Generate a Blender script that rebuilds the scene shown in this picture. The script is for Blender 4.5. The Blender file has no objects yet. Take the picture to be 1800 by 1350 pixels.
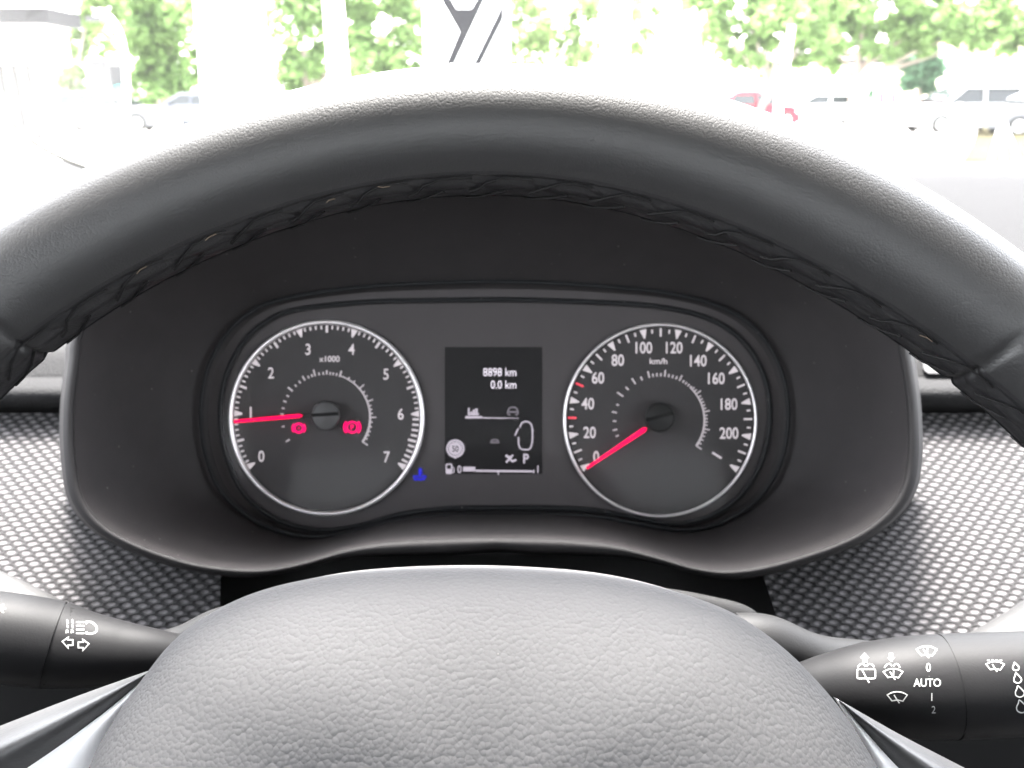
import bpy, math, random
from mathutils import Vector, Matrix
from mathutils.bvhtree import BVHTree
from mathutils.geometry import tessellate_polygon

random.seed(7)
R = math.radians
S = bpy.context.scene
COL = S.collection

# ------------------------------------------------------------------ camera, sky, sun, exposure
F = 1500.0                                  # focal length in pixels of the 1800 px wide photograph
PITCH = math.atan(500.0 / F)                # horizon 500 px above the picture centre
EYE = Vector((0, 0, 1.15))
cp, sp = math.cos(PITCH), math.sin(PITCH)
cam = bpy.data.cameras.new('camera')
cam.sensor_width = 36.0
cam.lens = 36.0 * F / 1800.0
cam.clip_start = 0.02
cam.clip_end = 2000
cam.dof.use_dof = True
cam.dof.focus_distance = 0.235
cam.dof.aperture_fstop = 21.0
co = bpy.data.objects.new('camera', cam)
COL.objects.link(co)
co.location = EYE
co.rotation_euler = (math.pi / 2 - PITCH, 0, 0)
S.camera = co

SUN_EL, SUN_AZ = 70.0, 350.0                 # degrees; azimuth measured from straight ahead towards the right
w = bpy.data.worlds.new('World')
S.world = w
w.use_nodes = True
nt = w.node_tree
bg = nt.nodes['Background']
sky = nt.nodes.new('ShaderNodeTexSky')
sky.sky_type = 'NISHITA'
sky.sun_disc = False
sky.sun_elevation = R(SUN_EL)
sky.sun_rotation = R(SUN_AZ)
sky.dust_density = 4.0
sky.ozone_density = 0.6
hs = nt.nodes.new('ShaderNodeHueSaturation')
hs.inputs['Saturation'].default_value = 0.22   # thin bright cloud: a nearly white sky
nt.links.new(sky.outputs[0], hs.inputs['Color'])
nt.links.new(hs.outputs[0], bg.inputs[0])
bg.inputs[1].default_value = 0.15

sl = bpy.data.lights.new('sun', 'SUN')
sl.energy = 1.5
sl.angle = R(16)
sl.color = (1.0, 0.96, 0.9)
so = bpy.data.objects.new('sun', sl)
COL.objects.link(so)
sdir = Vector((math.sin(R(SUN_AZ)) * math.cos(R(SUN_EL)), math.cos(R(SUN_AZ)) * math.cos(R(SUN_EL)), math.sin(R(SUN_EL))))
so.rotation_euler = (-sdir).to_track_quat('-Z', 'Y').to_euler()
so.location = sdir * 60

S.view_settings.view_transform = 'Standard'
S.view_settings.look = 'None'
S.view_settings.exposure = 4.8
S.view_settings.gamma = 1
S.view_settings.use_curve_mapping = False
S.cycles.max_bounces = 8
S.cycles.transparent_max_bounces = 12
S.cycles.sample_clamp_indirect = 6
S.cycles.use_denoising = True

# ------------------------------------------------------------------ geometry helpers
def W(c):
    """car frame tilted like the camera (x right, y away, z up) -> world"""
    x, y, z = c
    return Vector((x, y * cp + z * sp, -y * sp + z * cp)) + EYE

def PX(px, py, d):
    """a point seen at photo pixel px,py on a plane d metres away"""
    return W(((px - 900) / F * d, d, (675 - py) / F * d))

def G(px, py, dist):
    """world point dist metres ahead"""
    v = PX(px, py, 1.0) - EYE
    return EYE + v * (dist / v.y)

LOC = {}
def new_obj(name, data, loc, parent=None):
    o = bpy.data.objects.new(name, data)
    COL.objects.link(o)
    LOC[o.name] = Vector(loc)
    if parent is not None:
        o.parent = parent
        o.location = Vector(loc) - LOC[parent.name]
    else:
        o.location = loc
    return o

def tag(o, label=None, cat=None, group=None, kind=None):
    if label: o['label'] = label
    if cat: o['category'] = cat
    if group: o['group'] = group
    if kind: o['kind'] = kind
    return o

def empty(name, loc, label, cat, group=None):
    o = new_obj(name, None, loc)
    o.empty_display_size = 0.05
    return tag(o, label, cat, group)

class MB:
    """collects verts / faces / uvs of one mesh"""
    def __init__(self):
        self.v, self.f, self.uv = [], [], []
    def add(self, verts, faces, uvs=None):
        n = len(self.v)
        self.v += [Vector(p) for p in verts]
        self.f += [tuple(i + n for i in f) for f in faces]
        self.uv += list(uvs) if uvs else [(0, 0)] * len(verts)
    def grid(self, fn, nu, nv, cu=False, cv=False, uvfn=None):
        vs, us = [], []
        for i in range(nu + (0 if cu else 1)):
            for j in range(nv + (0 if cv else 1)):
                vs.append(fn(i / nu, j / nv))
                us.append(uvfn(i / nu, j / nv) if uvfn else (i / nu, j / nv))
        J = nv if cv else nv + 1
        I = nu if cu else nu + 1
        fs = []
        for i in range(nu):
            for j in range(nv):
                a, b = i * J + j, i * J + (j + 1) % J
                c, d = ((i + 1) % I) * J + (j + 1) % J, ((i + 1) % I) * J + j
                fs.append((a, d, c, b))
        self.add(vs, fs, us)
    def box(self, c, s, rot=None):
        c = Vector(c)
        vs = []
        for x in (-.5, .5):
            for y in (-.5, .5):
                for z in (-.5, .5):
                    p = Vector((x * s[0], y * s[1], z * s[2]))
                    if rot is not None: p = rot @ p
                    vs.append(c + p)
        self.add(vs, [(0, 1, 3, 2), (4, 6, 7, 5), (0, 4, 5, 1), (2, 3, 7, 6), (0, 2, 6, 4), (1, 5, 7, 3)])
    def tube(self, pts, rads, n=16, closed=False, caps=True):
        pts = [Vector(p) for p in pts]
        if not hasattr(rads, '__len__'): rads = [rads] * len(pts)
        m = len(pts)
        tans = []
        for i in range(m):
            a = pts[(i - 1) % m] if (closed or i > 0) else pts[i]
            b = pts[(i + 1) % m] if (closed or i < m - 1) else pts[i]
            tans.append((b - a).normalized())
        t0 = tans[0]
        ref = Vector((0, 0, 1)) if abs(t0.z) < .9 else Vector((1, 0, 0))
        nrm = (ref - t0 * ref.dot(t0)).normalized()
        vs, fs = [], []
        L = 0
        us = []
        for i in range(m):
            t = tans[i]
            nrm = (nrm - t * nrm.dot(t)).normalized()
            bi = t.cross(nrm)
            if i: L += (pts[i] - pts[i - 1]).length
            for k in range(n):
                a = 2 * math.pi * k / n
                vs.append(pts[i] + (nrm * math.cos(a) + bi * math.sin(a)) * rads[i])
                us.append((L, rads[i] * a))
        for i in range(m if closed else m - 1):
            for k in range(n):
                a, b = i * n + k, i * n + (k + 1) % n
                c, d = ((i + 1) % m) * n + (k + 1) % n, ((i + 1) % m) * n + k
                fs.append((a, b, c, d))
        if caps and not closed:
            fs.append(tuple(range(n - 1, -1, -1)))
            fs.append(tuple((m - 1) * n + k for k in range(n)))
        self.add(vs, fs, us)
    def build(self, name, mat, parent=None, loc=None, smooth=True, angle=40):
        if loc is None:
            if parent is not None: loc = LOC[parent.name]
            else:
                xs = [p.x for p in self.v]; ys = [p.y for p in self.v]; zs = [p.z for p in self.v]
                loc = Vector(((min(xs) + max(xs)) / 2, (min(ys) + max(ys)) / 2, min(zs)))
        loc = Vector(loc)
        me = bpy.data.meshes.new(name)
        me.from_pydata([tuple(p - loc) for p in self.v], [], self.f)
        uvl = me.uv_layers.new(name='UVMap')
        for lp in me.loops:
            uvl.data[lp.index].uv = self.uv[lp.vertex_index]
        if smooth:
            me.polygons.foreach_set('use_smooth', [True] * len(me.polygons))
            me.set_sharp_from_angle(angle=R(angle))
        me.materials.append(mat)
        me.update()
        return new_obj(name, me, loc, parent)
    def bvh(self):
        return BVHTree.FromPolygons([tuple(p) for p in self.v], self.f)

def catmull(P, n=10, closed=True):
    out = []
    m = len(P)
    for i in range(m if closed else m - 1):
        p0 = P[(i - 1) % m] if closed or i > 0 else P[i]
        p1, p2 = P[i], P[(i + 1) % m]
        p3 = P[(i + 2) % m] if closed or i + 2 < m else p2
        for k in range(n):
            t = k / n
            out.append(tuple(0.5 * (2 * b + (c - a) * t + (2 * a - 5 * b + 4 * c - d) * t * t + (3 * b - a - 3 * c + d) * t ** 3)
                             for a, b, c, d in zip(p0, p1, p2, p3)))
    if not closed: out.append(tuple(P[-1]))
    return out

def polar(loop, cx, cy, angs):
    """radius of a star-shaped pixel loop at the given angles (image y down)"""
    pr = sorted((math.atan2(y - cy, x - cx) % (2 * math.pi), math.hypot(x - cx, y - cy)) for x, y in loop)
    pr = [(pr[-1][0] - 2 * math.pi, pr[-1][1])] + pr + [(pr[0][0] + 2 * math.pi, pr[0][1])]
    out, k = [], 0
    for a in angs:
        while k + 1 < len(pr) - 1 and pr[k + 1][0] < a: k += 1
        (a0, r0), (a1, r1) = pr[k], pr[k + 1]
        out.append(r0 + (r1 - r0) * (a - a0) / max(a1 - a0, 1e-9))
    return out

class Ink:
    """flat printing: strokes, shapes and text in photo pixels; put on a surface by map(x, y, lift)"""
    def __init__(self): self.prims = []
    def poly(self, pts):
        tris = tessellate_polygon([[Vector((x, y, 0)) for x, y in pts]])
        self.prims.append((list(pts), [tuple(t) for t in tris]))
    def stroke(self, pts, wd, closed=False):
        m = len(pts)
        L, Rr = [], []
        for i in range(m):
            a = pts[(i - 1) % m] if closed or i > 0 else None
            b = pts[(i + 1) % m] if closed or i < m - 1 else None
            p = pts[i]
            ds = []
            if a: ds.append(Vector((p[0] - a[0], p[1] - a[1])).normalized())
            if b: ds.append(Vector((b[0] - p[0], b[1] - p[1])).normalized())
            t = sum(ds, Vector((0, 0)))
            t = t.normalized() if t.length > 1e-6 else ds[0]
            nn = Vector((-t.y, t.x))
            k = 1.0
            if len(ds) == 2:
                c = max(0.45, nn.dot(Vector((-ds[0].y, ds[0].x))))
                k = 1 / c
            h = (wd[i] if hasattr(wd, '__len__') else wd) / 2 * k
            L.append((p[0] + nn.x * h, p[1] + nn.y * h)); Rr.append((p[0] - nn.x * h, p[1] - nn.y * h))
        vs = L + Rr
        fs = []
        for i in range(m if closed else m - 1):
            j = (i + 1) % m
            fs.append((i, j, m + j, m + i))
        self.prims.append((vs, fs))
    def line(self, x0, y0, x1, y1, wd): self.stroke([(x0, y0), (x1, y1)], wd)
    def circle(self, cx, cy, r, wd, n=28):
        self.stroke([(cx + r * math.cos(2 * math.pi * k / n), cy + r * math.sin(2 * math.pi * k / n)) for k in range(n)], wd, True)
    def arc(self, cx, cy, r, a0, a1, wd, n=16, w1=None):
        ws = [wd + ((w1 if w1 is not None else wd) - wd) * k / n for k in range(n + 1)]
        self.stroke([(cx + r * math.cos(R(a0 + (a1 - a0) * k / n)), cy - r * math.sin(R(a0 + (a1 - a0) * k / n))) for k in range(n + 1)], ws)
    def disc(self, cx, cy, r, n=28):
        self.poly([(cx + r * math.cos(2 * math.pi * k / n), cy + r * math.sin(2 * math.pi * k / n)) for k in range(n)])
    def text(self, s, cx, cy, cap, sx=0.86, bold=0.0, rot=0, width=None, align='c'):
        vs, fs, x0, x1 = text_mesh(s, bold)
        k = cap / 0.729
        kx = k * sx if width is None else width / max(x1 - x0, 1e-6)
        mid = (x0 + x1) / 2 if align == 'c' else (x1 if align == 'r' else x0)
        ca, sa = math.cos(R(rot)), math.sin(R(rot))
        out = []
        for x, y in vs:
            X, Y = (x - mid) * kx, -(y - 0.3645) * k
            out.append((cx + X * ca - Y * sa, cy + X * sa + Y * ca))
        self.prims.append((out, fs))
    def build(self, name, mat, parent, mp, lift=0.0002, step=0.000012):
        mb = MB()
        for i, (vs, fs) in enumerate(self.prims):
            P = [mp(x, y, lift + step * (i % 24)) for x, y in vs]
            fs2 = []
            for f in fs:
                if any(P[q] is None for q in f): continue
                fs2.append(f)
            c = Vector()
            P = [p if p is not None else Vector((0, 0, 0)) for p in P]
            fl = []
            for f in fs2:
                nrm = (P[f[1]] - P[f[0]]).cross(P[f[2]] - P[f[0]])
                fl.append(f if nrm.dot(EYE - P[f[0]]) > 0 else tuple(reversed(f)))
            used = sorted({q for f in fl for q in f})
            ix = {q: k for k, q in enumerate(used)}
            mb.add([P[q] for q in used], [tuple(ix[q] for q in f) for f in fl])
        return mb.build(name, mat, parent, smooth=False)

_tc = {}
def text_mesh(s, bold=0.0):
    key = (s, bold)
    if key in _tc: return _tc[key]
    cu = bpy.data.curves.new('lettering', 'FONT')
    cu.body = s; cu.size = 1.0; cu.offset = bold; cu.resolution_u = 4
    o = bpy.data.objects.new('lettering', cu)
    COL.objects.link(o)
    dg = bpy.context.evaluated_depsgraph_get()
    me = bpy.data.meshes.new_from_object(o.evaluated_get(dg))
    vs = [(v.co.x, v.co.y) for v in me.vertices]
    fs = [tuple(p.vertices) for p in me.polygons]
    bpy.data.objects.remove(o); bpy.data.curves.remove(cu); bpy.data.meshes.remove(me)
    xs = [v[0] for v in vs]
    _tc[key] = (vs, fs, min(xs), max(xs))
    return _tc[key]

# ------------------------------------------------------------------ materials
def mat(name, color, rough=0.5, metal=0.0, spec=0.5, emit=None, estr=0.0, coat=0.0):
    m = bpy.data.materials.new(name)
    m.use_nodes = True
    b = m.node_tree.nodes['Principled BSDF']
    b.inputs['Base Color'].default_value = (*color, 1)
    b.inputs['Roughness'].default_value = rough
    b.inputs['Metallic'].default_value = metal
    b.inputs['Specular IOR Level'].default_value = spec
    b.inputs['Coat Weight'].default_value = coat
    if emit:
        b.inputs['Emission Color'].default_value = (*emit, 1)
        b.inputs['Emission Strength'].default_value = estr
    return m

def nodes(m): return m.node_tree.nodes, m.node_tree.links, m.node_tree.nodes['Principled BSDF']

def add_noise(m, scale, strength, dist=0.001, detail=4, var=0.0, rough_var=0.0, coord='Object'):
    """fine bump and a little mottling of colour and gloss"""
    N, L, b = nodes(m)
    tc = N.new('ShaderNodeTexCoord')
    nz = N.new('ShaderNodeTexNoise'); nz.inputs['Scale'].default_value = scale; nz.inputs['Detail'].default_value = detail
    L.new(tc.outputs[coord], nz.inputs['Vector'])
    bp = N.new('ShaderNodeBump'); bp.inputs['Strength'].default_value = strength; bp.inputs['Distance'].default_value = dist
    L.new(nz.outputs['Fac'], bp.inputs['Height']); L.new(bp.outputs[0], b.inputs['Normal'])
    if var:
        nz2 = N.new('ShaderNodeTexNoise'); nz2.inputs['Scale'].default_value = scale * 0.06; nz2.inputs['Detail'].default_value = 6
        L.new(tc.outputs[coord], nz2.inputs['Vector'])
        mp = N.new('ShaderNodeMapRange')
        mp.inputs['To Min'].default_value = 1 - var; mp.inputs['To Max'].default_value = 1 + var
        L.new(nz2.outputs['Fac'], mp.inputs['Value'])
        mx = N.new('ShaderNodeMix'); mx.data_type = 'RGBA'; mx.blend_type = 'MULTIPLY'
        mx.inputs['Factor'].default_value = 1
        mx.inputs['A'].default_value = b.inputs['Base Color'].default_value
        L.new(mp.outputs[0], mx.inputs['B']); L.new(mx.outputs['Result'], b.inputs['Base Color'])
    return m

def add_grain(m, scale, strength, dist, stretch=(1, 1, 1), fine=0.25, crease=0.12):
    """pebbled leather: cells with creases between them"""
    N, L, b = nodes(m)
    tc = N.new('ShaderNodeTexCoord')
    mpn = N.new('ShaderNodeMapping'); mpn.inputs['Scale'].default_value = stretch
    L.new(tc.outputs['Object'], mpn.inputs['Vector'])
    wn = N.new('ShaderNodeTexNoise'); wn.inputs['Scale'].default_value = scale * 0.6; wn.inputs['Detail'].default_value = 2
    L.new(mpn.outputs[0], wn.inputs['Vector'])
    ad = N.new('ShaderNodeVectorMath'); ad.operation = 'MULTIPLY_ADD'
    ad.inputs[1].default_value = (0.45 / scale,) * 3
    L.new(wn.outputs['Color'], ad.inputs[0]); L.new(mpn.outputs[0], ad.inputs[2])
    vo = N.new('ShaderNodeTexVoronoi'); vo.feature = 'F1'; vo.inputs['Scale'].default_value = scale
    L.new(ad.outputs[0], vo.inputs['Vector'])
    sq = N.new('ShaderNodeMath'); sq.operation = 'POWER'; sq.inputs[1].default_value = 2.4
    L.new(vo.outputs['Distance'], sq.inputs[0])
    mr = N.new('ShaderNodeMath'); mr.operation = 'MULTIPLY_ADD'       # rounded pebbles meeting in sharp creases
    mr.inputs[1].default_value = -2.0; mr.inputs[2].default_value = 1.0
    L.new(sq.outputs[0], mr.inputs[0])
    vf = N.new('ShaderNodeTexNoise'); vf.inputs['Scale'].default_value = scale * 2.2; vf.inputs['Detail'].default_value = 3
    L.new(mpn.outputs[0], vf.inputs['Vector'])
    mm = N.new('ShaderNodeMath'); mm.operation = 'MULTIPLY_ADD'; mm.inputs[1].default_value = fine
    L.new(vf.outputs['Fac'], mm.inputs[0]); L.new(mr.outputs[0], mm.inputs[2])
    bp = N.new('ShaderNodeBump'); bp.inputs['Strength'].default_value = strength; bp.inputs['Distance'].default_value = dist
    L.new(mm.outputs[0], bp.inputs['Height']); L.new(bp.outputs[0], b.inputs['Normal'])
    return m

M = {}
M['leather'] = add_grain(mat('rim_leather', (0.005, 0.005, 0.0055), 0.49, spec=0.75), 1750, 0.15, 0.0002, fine=0.25, crease=0.4)
M['seam_leather'] = add_noise(mat('seam_leather', (0.007, 0.007, 0.0078), 0.45, spec=0.45), 1400, 0.35, 0.0004)
M['thread'] = add_noise(mat('thread', (0.006, 0.0056, 0.006), 0.7, spec=0.2), 3000, 0.4, 0.0002)
M['frayed_thread'] = mat('frayed_thread', (0.12, 0.09, 0.065), 0.8)
M['airbag'] = add_grain(mat('airbag_plastic', (0.068, 0.0675, 0.069), 0.75, spec=0.06), 930, 0.24, 0.0005, fine=0.12)
M['chrome'] = add_noise(mat('satin_trim', (0.84, 0.84, 0.85), 0.35), 900, 0.03, 0.0002)  # near-white base stands in for the sky reflected in the chrome
M['spoke'] = add_noise(mat('spoke_plastic', (0.035, 0.035, 0.036), 0.45, spec=0.35), 900, 0.25, 0.0004)
M['stalk'] = add_noise(mat('stalk_plastic', (0.0075, 0.0075, 0.008), 0.55, spec=0.1), 1500, 0.12, 0.0003, var=0.1)
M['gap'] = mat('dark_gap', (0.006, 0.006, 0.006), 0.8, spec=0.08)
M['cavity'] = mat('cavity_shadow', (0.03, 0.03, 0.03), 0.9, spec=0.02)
M['print'] = mat('white_print', (0.32, 0.325, 0.32), 0.7, spec=0.1)
M['shroud'] = add_noise(mat('shroud_plastic', (0.012, 0.012, 0.0125), 0.6, spec=0.1), 1500, 0.3, 0.0004, var=0.1)
M['boot'] = add_noise(mat('stalk_boot_plastic', (0.009, 0.009, 0.0094), 0.6, spec=0.15), 1500, 0.2, 0.0003)
M['hood'] = add_noise(mat('hood_plastic', (0.0205, 0.0188, 0.0194), 0.65, spec=0.2), 1600, 0.3, 0.0004, var=0.18)
M['lip'] = add_noise(mat('hood_lip_plastic', (0.017, 0.0162, 0.0168), 0.65, spec=0.15), 1600, 0.15, 0.0003)
M['gasket'] = mat('gasket_plastic', (0.009, 0.0095, 0.0105), 0.6, spec=0.15)
M['face'] = add_noise(mat('cluster_face', (0.038, 0.0342, 0.0355), 0.7, spec=0.25), 2500, 0.1, 0.0002, var=0.08)
M['dial'] = add_noise(mat('dial_face', (0.027, 0.0248, 0.0257), 0.7, spec=0.25), 2500, 0.1, 0.0002, var=0.08)
M['dial_print'] = mat('backlit_print', (0.29, 0.268, 0.276), 0.6, emit=(0.9, 0.8, 0.84), estr=0.014)
M['dial_print_dim'] = mat('backlit_small_print', (0.22, 0.2, 0.21), 0.6, emit=(0.9, 0.8, 0.84), estr=0.01)
M['red_print'] = mat('red_print', (0.5, 0.03, 0.05), 0.6, emit=(1, 0.05, 0.1), estr=0.02)
M['ring'] = mat('satin_ring', (0.58, 0.555, 0.565), 0.36, metal=0.75)
M['hub'] = mat('needle_hub', (0.035, 0.034, 0.035), 0.5, spec=0.3)
M['hub_dark'] = mat('needle_hub_dark', (0.008, 0.008, 0.008), 0.5, spec=0.15)
M['needle'] = mat('lit_needle', (0.3, 0.003, 0.03), 0.6, spec=0.05, emit=(1.0, 0.003, 0.075), estr=0.055)
M['lamp_red'] = mat('lit_red_symbol', (0.2, 0.004, 0.03), 0.6, spec=0.05, emit=(1.0, 0.004, 0.15), estr=0.05)
M['lamp_blue'] = mat('lit_blue_symbol', (0.01, 0.01, 0.15), 0.6, spec=0.05, emit=(0.03, 0.03, 1.0), estr=0.026)
M['odometer'] = mat('lit_odometer_print', (0.1, 0.09, 0.1), 0.6, spec=0.1, emit=(0.82, 0.76, 0.86), estr=0.05)
M['screen'] = mat('screen_glass', (0.006, 0.0055, 0.006), 0.6, spec=0.15)
M['pixel'] = mat('lit_screen_print', (0.1, 0.09, 0.1), 0.6, spec=0.1, emit=(0.82, 0.74, 0.86), estr=0.022)
M['pixel_dim'] = mat('dim_screen_print', (0.05, 0.045, 0.05), 0.6, spec=0.1, emit=(0.82, 0.74, 0.86), estr=0.006)
M['dash'] = add_grain(mat('dash_plastic', (0.02, 0.02, 0.0205), 0.8, spec=0.02), 700, 0.35, 0.0005, fine=0.2, crease=0.3)
M['dash_panel'] = add_noise(mat('dash_panel_plastic', (0.03, 0.03, 0.031), 0.6, spec=0.2), 1500, 0.15, 0.0003)
M['trim'] = add_noise(mat('lower_trim_plastic', (0.02, 0.02, 0.0205), 0.6, spec=0.3), 1200, 0.2, 0.0004)
M['pillar'] = add_noise(mat('pillar_fabric', (0.55, 0.55, 0.53), 0.8), 800, 0.2, 0.0005)
M['seal'] = mat('window_seal', (0.16, 0.155, 0.14), 0.7)
M['roof'] = mat('headliner', (0.16, 0.16, 0.157), 0.9)
M['cabin'] = mat('cabin_trim', (0.05, 0.05, 0.052), 0.8)

def add_specks(m, scale, size, dens, col=(0.3, 0.29, 0.27)):
    """sparse grains of dust lying on a surface"""
    N, L, b = nodes(m)
    tc = N.new('ShaderNodeTexCoord')
    vo = N.new('ShaderNodeTexVoronoi'); vo.inputs['Scale'].default_value = scale; L.new(tc.outputs['Object'], vo.inputs['Vector'])
    lt = N.new('ShaderNodeMapRange'); lt.inputs['From Min'].default_value = size; lt.inputs['From Max'].default_value = size * .4
    L.new(vo.outputs['Distance'], lt.inputs['Value'])
    sp = N.new('ShaderNodeSeparateColor'); L.new(vo.outputs['Color'], sp.inputs[0])
    th = N.new('ShaderNodeMath'); th.operation = 'LESS_THAN'; th.inputs[1].default_value = dens; L.new(sp.outputs[0], th.inputs[0])
    ml = N.new('ShaderNodeMath'); ml.operation = 'MULTIPLY'; L.new(lt.outputs[0], ml.inputs[0]); L.new(th.outputs[0], ml.inputs[1])
    m2 = N.new('ShaderNodeMath'); m2.operation = 'MULTIPLY'; L.new(ml.outputs[0], m2.inputs[0]); L.new(sp.outputs[1], m2.inputs[1])
    mx = N.new('ShaderNodeMix'); mx.data_type = 'RGBA'
    old = b.inputs['Base Color']
    if old.is_linked: L.new(old.links[0].from_socket, mx.inputs['A'])
    else: mx.inputs['A'].default_value = old.default_value
    mx.inputs['B'].default_value = (*col, 1)
    L.new(m2.outputs[0], mx.inputs['Factor']); L.new(mx.outputs['Result'], b.inputs['Base Color'])
for k_, sc_, sz_, dn_ in (('hood', 260, .14, .12), ('gasket', 300, .16, .2), ('lip', 300, .13, .15), ('leather', 220, .06, .06), ('seam_leather', 300, .07, .1),
                          ('stalk', 260, .07, .1), ('airbag', 300, .07, .08), ('dial', 220, .09, .07), ('face', 220, .08, .06)):
    add_specks(M[k_], sc_, sz_, dn_, (0.12, 0.115, 0.11))

def fabric_mat():
    """woven mesh: light oval weave dots in a staggered lattice over a dark ground (UV in metres)"""
    m = mat('woven_fabric', (0.03, 0.03, 0.03), 0.85, spec=0.1)
    N, L, b = nodes(m)
    uv = N.new('ShaderNodeTexCoord')
    def lattice(ox, oy):
        mp = N.new('ShaderNodeMapping')
        mp.inputs['Location'].default_value = (ox, oy, 0)
        mp.inputs['Scale'].default_value = (1 / 0.0072, 1 / 0.0062, 1)
        L.new(wob.outputs[0], mp.inputs['Vector'])
        fr = N.new('ShaderNodeVectorMath'); fr.operation = 'FRACTION'; L.new(mp.outputs[0], fr.inputs[0])
        sb = N.new('ShaderNodeVectorMath'); sb.operation = 'SUBTRACT'; sb.inputs[1].default_value = (.5, .5, 0); L.new(fr.outputs[0], sb.inputs[0])
        ml = N.new('ShaderNodeVectorMath'); ml.operation = 'MULTIPLY'; ml.inputs[1].default_value = (2.6, 4.0, 0); L.new(sb.outputs[0], ml.inputs[0])
        ln = N.new('ShaderNodeVectorMath'); ln.operation = 'LENGTH'; L.new(ml.outputs[0], ln.inputs[0])
        return ln
    nz = N.new('ShaderNodeTexNoise'); nz.inputs['Scale'].default_value = 260; nz.inputs['Detail'].default_value = 2
    L.new(uv.outputs['UV'], nz.inputs['Vector'])
    wob = N.new('ShaderNodeVectorMath'); wob.operation = 'MULTIPLY_ADD'; wob.inputs[1].default_value = (0.0012, 0.0012, 0)
    L.new(nz.outputs['Color'], wob.inputs[0]); L.new(uv.outputs['UV'], wob.inputs[2])
    a, c = lattice(0, 0), lattice(0.5, 0.5)
    mn = N.new('ShaderNodeMath'); mn.operation = 'MINIMUM'
    L.new(a.outputs['Value'], mn.inputs[0]); L.new(c.outputs['Value'], mn.inputs[1])
    mr = N.new('ShaderNodeMapRange'); mr.interpolation_type = 'SMOOTHSTEP'
    mr.inputs['From Min'].default_value = 0.88; mr.inputs['From Max'].default_value = 0.5
    L.new(mn.outputs[0], mr.inputs['Value'])
    n2 = N.new('ShaderNodeTexNoise'); n2.inputs['Scale'].default_value = 900; n2.inputs['Detail'].default_value = 3
    L.new(uv.outputs['UV'], n2.inputs['Vector'])
    cr = N.new('ShaderNodeMapRange'); cr.inputs['To Min'].default_value = 0.75; cr.inputs['To Max'].default_value = 1.15
    L.new(n2.outputs['Fac'], cr.inputs['Value'])
    mc = N.new('ShaderNodeMix'); mc.data_type = 'RGBA'; mc.blend_type = 'MULTIPLY'; mc.inputs['Factor'].default_value = 1
    mc.inputs['A'].default_value = (0.074, 0.071, 0.0735, 1); L.new(cr.outputs[0], mc.inputs['B'])
    mx = N.new('ShaderNodeMix'); mx.data_type = 'RGBA'
    mx.inputs['A'].default_value = (0.009, 0.0087, 0.0092, 1)
    L.new(mr.outputs[0], mx.inputs['Factor']); L.new(mc.outputs['Result'], mx.inputs['B'])
    L.new(mx.outputs['Result'], b.inputs['Base Color'])
    b.inputs['Sheen Weight'].default_value = 0.1
    iv = N.new('ShaderNodeMath'); iv.operation = 'SUBTRACT'; iv.inputs[0].default_value = 1.6; L.new(mn.outputs[0], iv.inputs[1])
    bp = N.new('ShaderNodeBump'); bp.inputs['Strength'].default_value = 0.7; bp.inputs['Distance'].default_value = 0.0012
    L.new(iv.outputs[0], bp.inputs['Height']); L.new(bp.outputs[0], b.inputs['Normal'])
    return m
M['fabric'] = fabric_mat()

def glass_mat(name, haze, refl=1.0, rough=0.02, ior=1.45):
    """clear pane with a Fresnel reflection and a thin film of dust and haze"""
    m = bpy.data.materials.new(name); m.use_nodes = True
    N, L = m.node_tree.nodes, m.node_tree.links
    N.remove(N['Principled BSDF']); out = N['Material Output']
    tr = N.new('ShaderNodeBsdfTransparent'); gl = N.new('ShaderNodeBsdfGlossy'); gl.inputs['Roughness'].default_value = rough
    fr = N.new('ShaderNodeFresnel'); fr.inputs['IOR'].default_value = ior
    mu = N.new('ShaderNodeMath'); mu.operation = 'MULTIPLY'; mu.inputs[1].default_value = refl; L.new(fr.outputs[0], mu.inputs[0])
    mx = N.new('ShaderNodeMixShader'); L.new(mu.outputs[0], mx.inputs[0]); L.new(tr.outputs[0], mx.inputs[1]); L.new(gl.outputs[0], mx.inputs[2])
    last = mx
    if haze:
        tl = N.new('ShaderNodeBsdfTranslucent'); tl.inputs['Color'].default_value = (.9, .9, .9, 1)
        df = N.new('ShaderNodeBsdfDiffuse'); df.inputs['Color'].default_value = (.8, .8, .8, 1)
        ad = N.new('ShaderNodeMixShader'); ad.inputs[0].default_value = .3; L.new(tl.outputs[0], ad.inputs[1]); L.new(df.outputs[0], ad.inputs[2])
        m2 = N.new('ShaderNodeMixShader'); m2.inputs[0].default_value = haze
        L.new(mx.outputs[0], m2.inputs[1]); L.new(ad.outputs[0], m2.inputs[2]); last = m2
    L.new(last.outputs[0], out.inputs['Surface'])
    return m
M['windscreen'] = glass_mat('windscreen_glass', 0.006, refl=0.6)  # dusty haze put in to imitate veiling glare
M['lens'] = glass_mat('cluster_lens', 0.002, refl=0.18, rough=0.12, ior=1.35)

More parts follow.
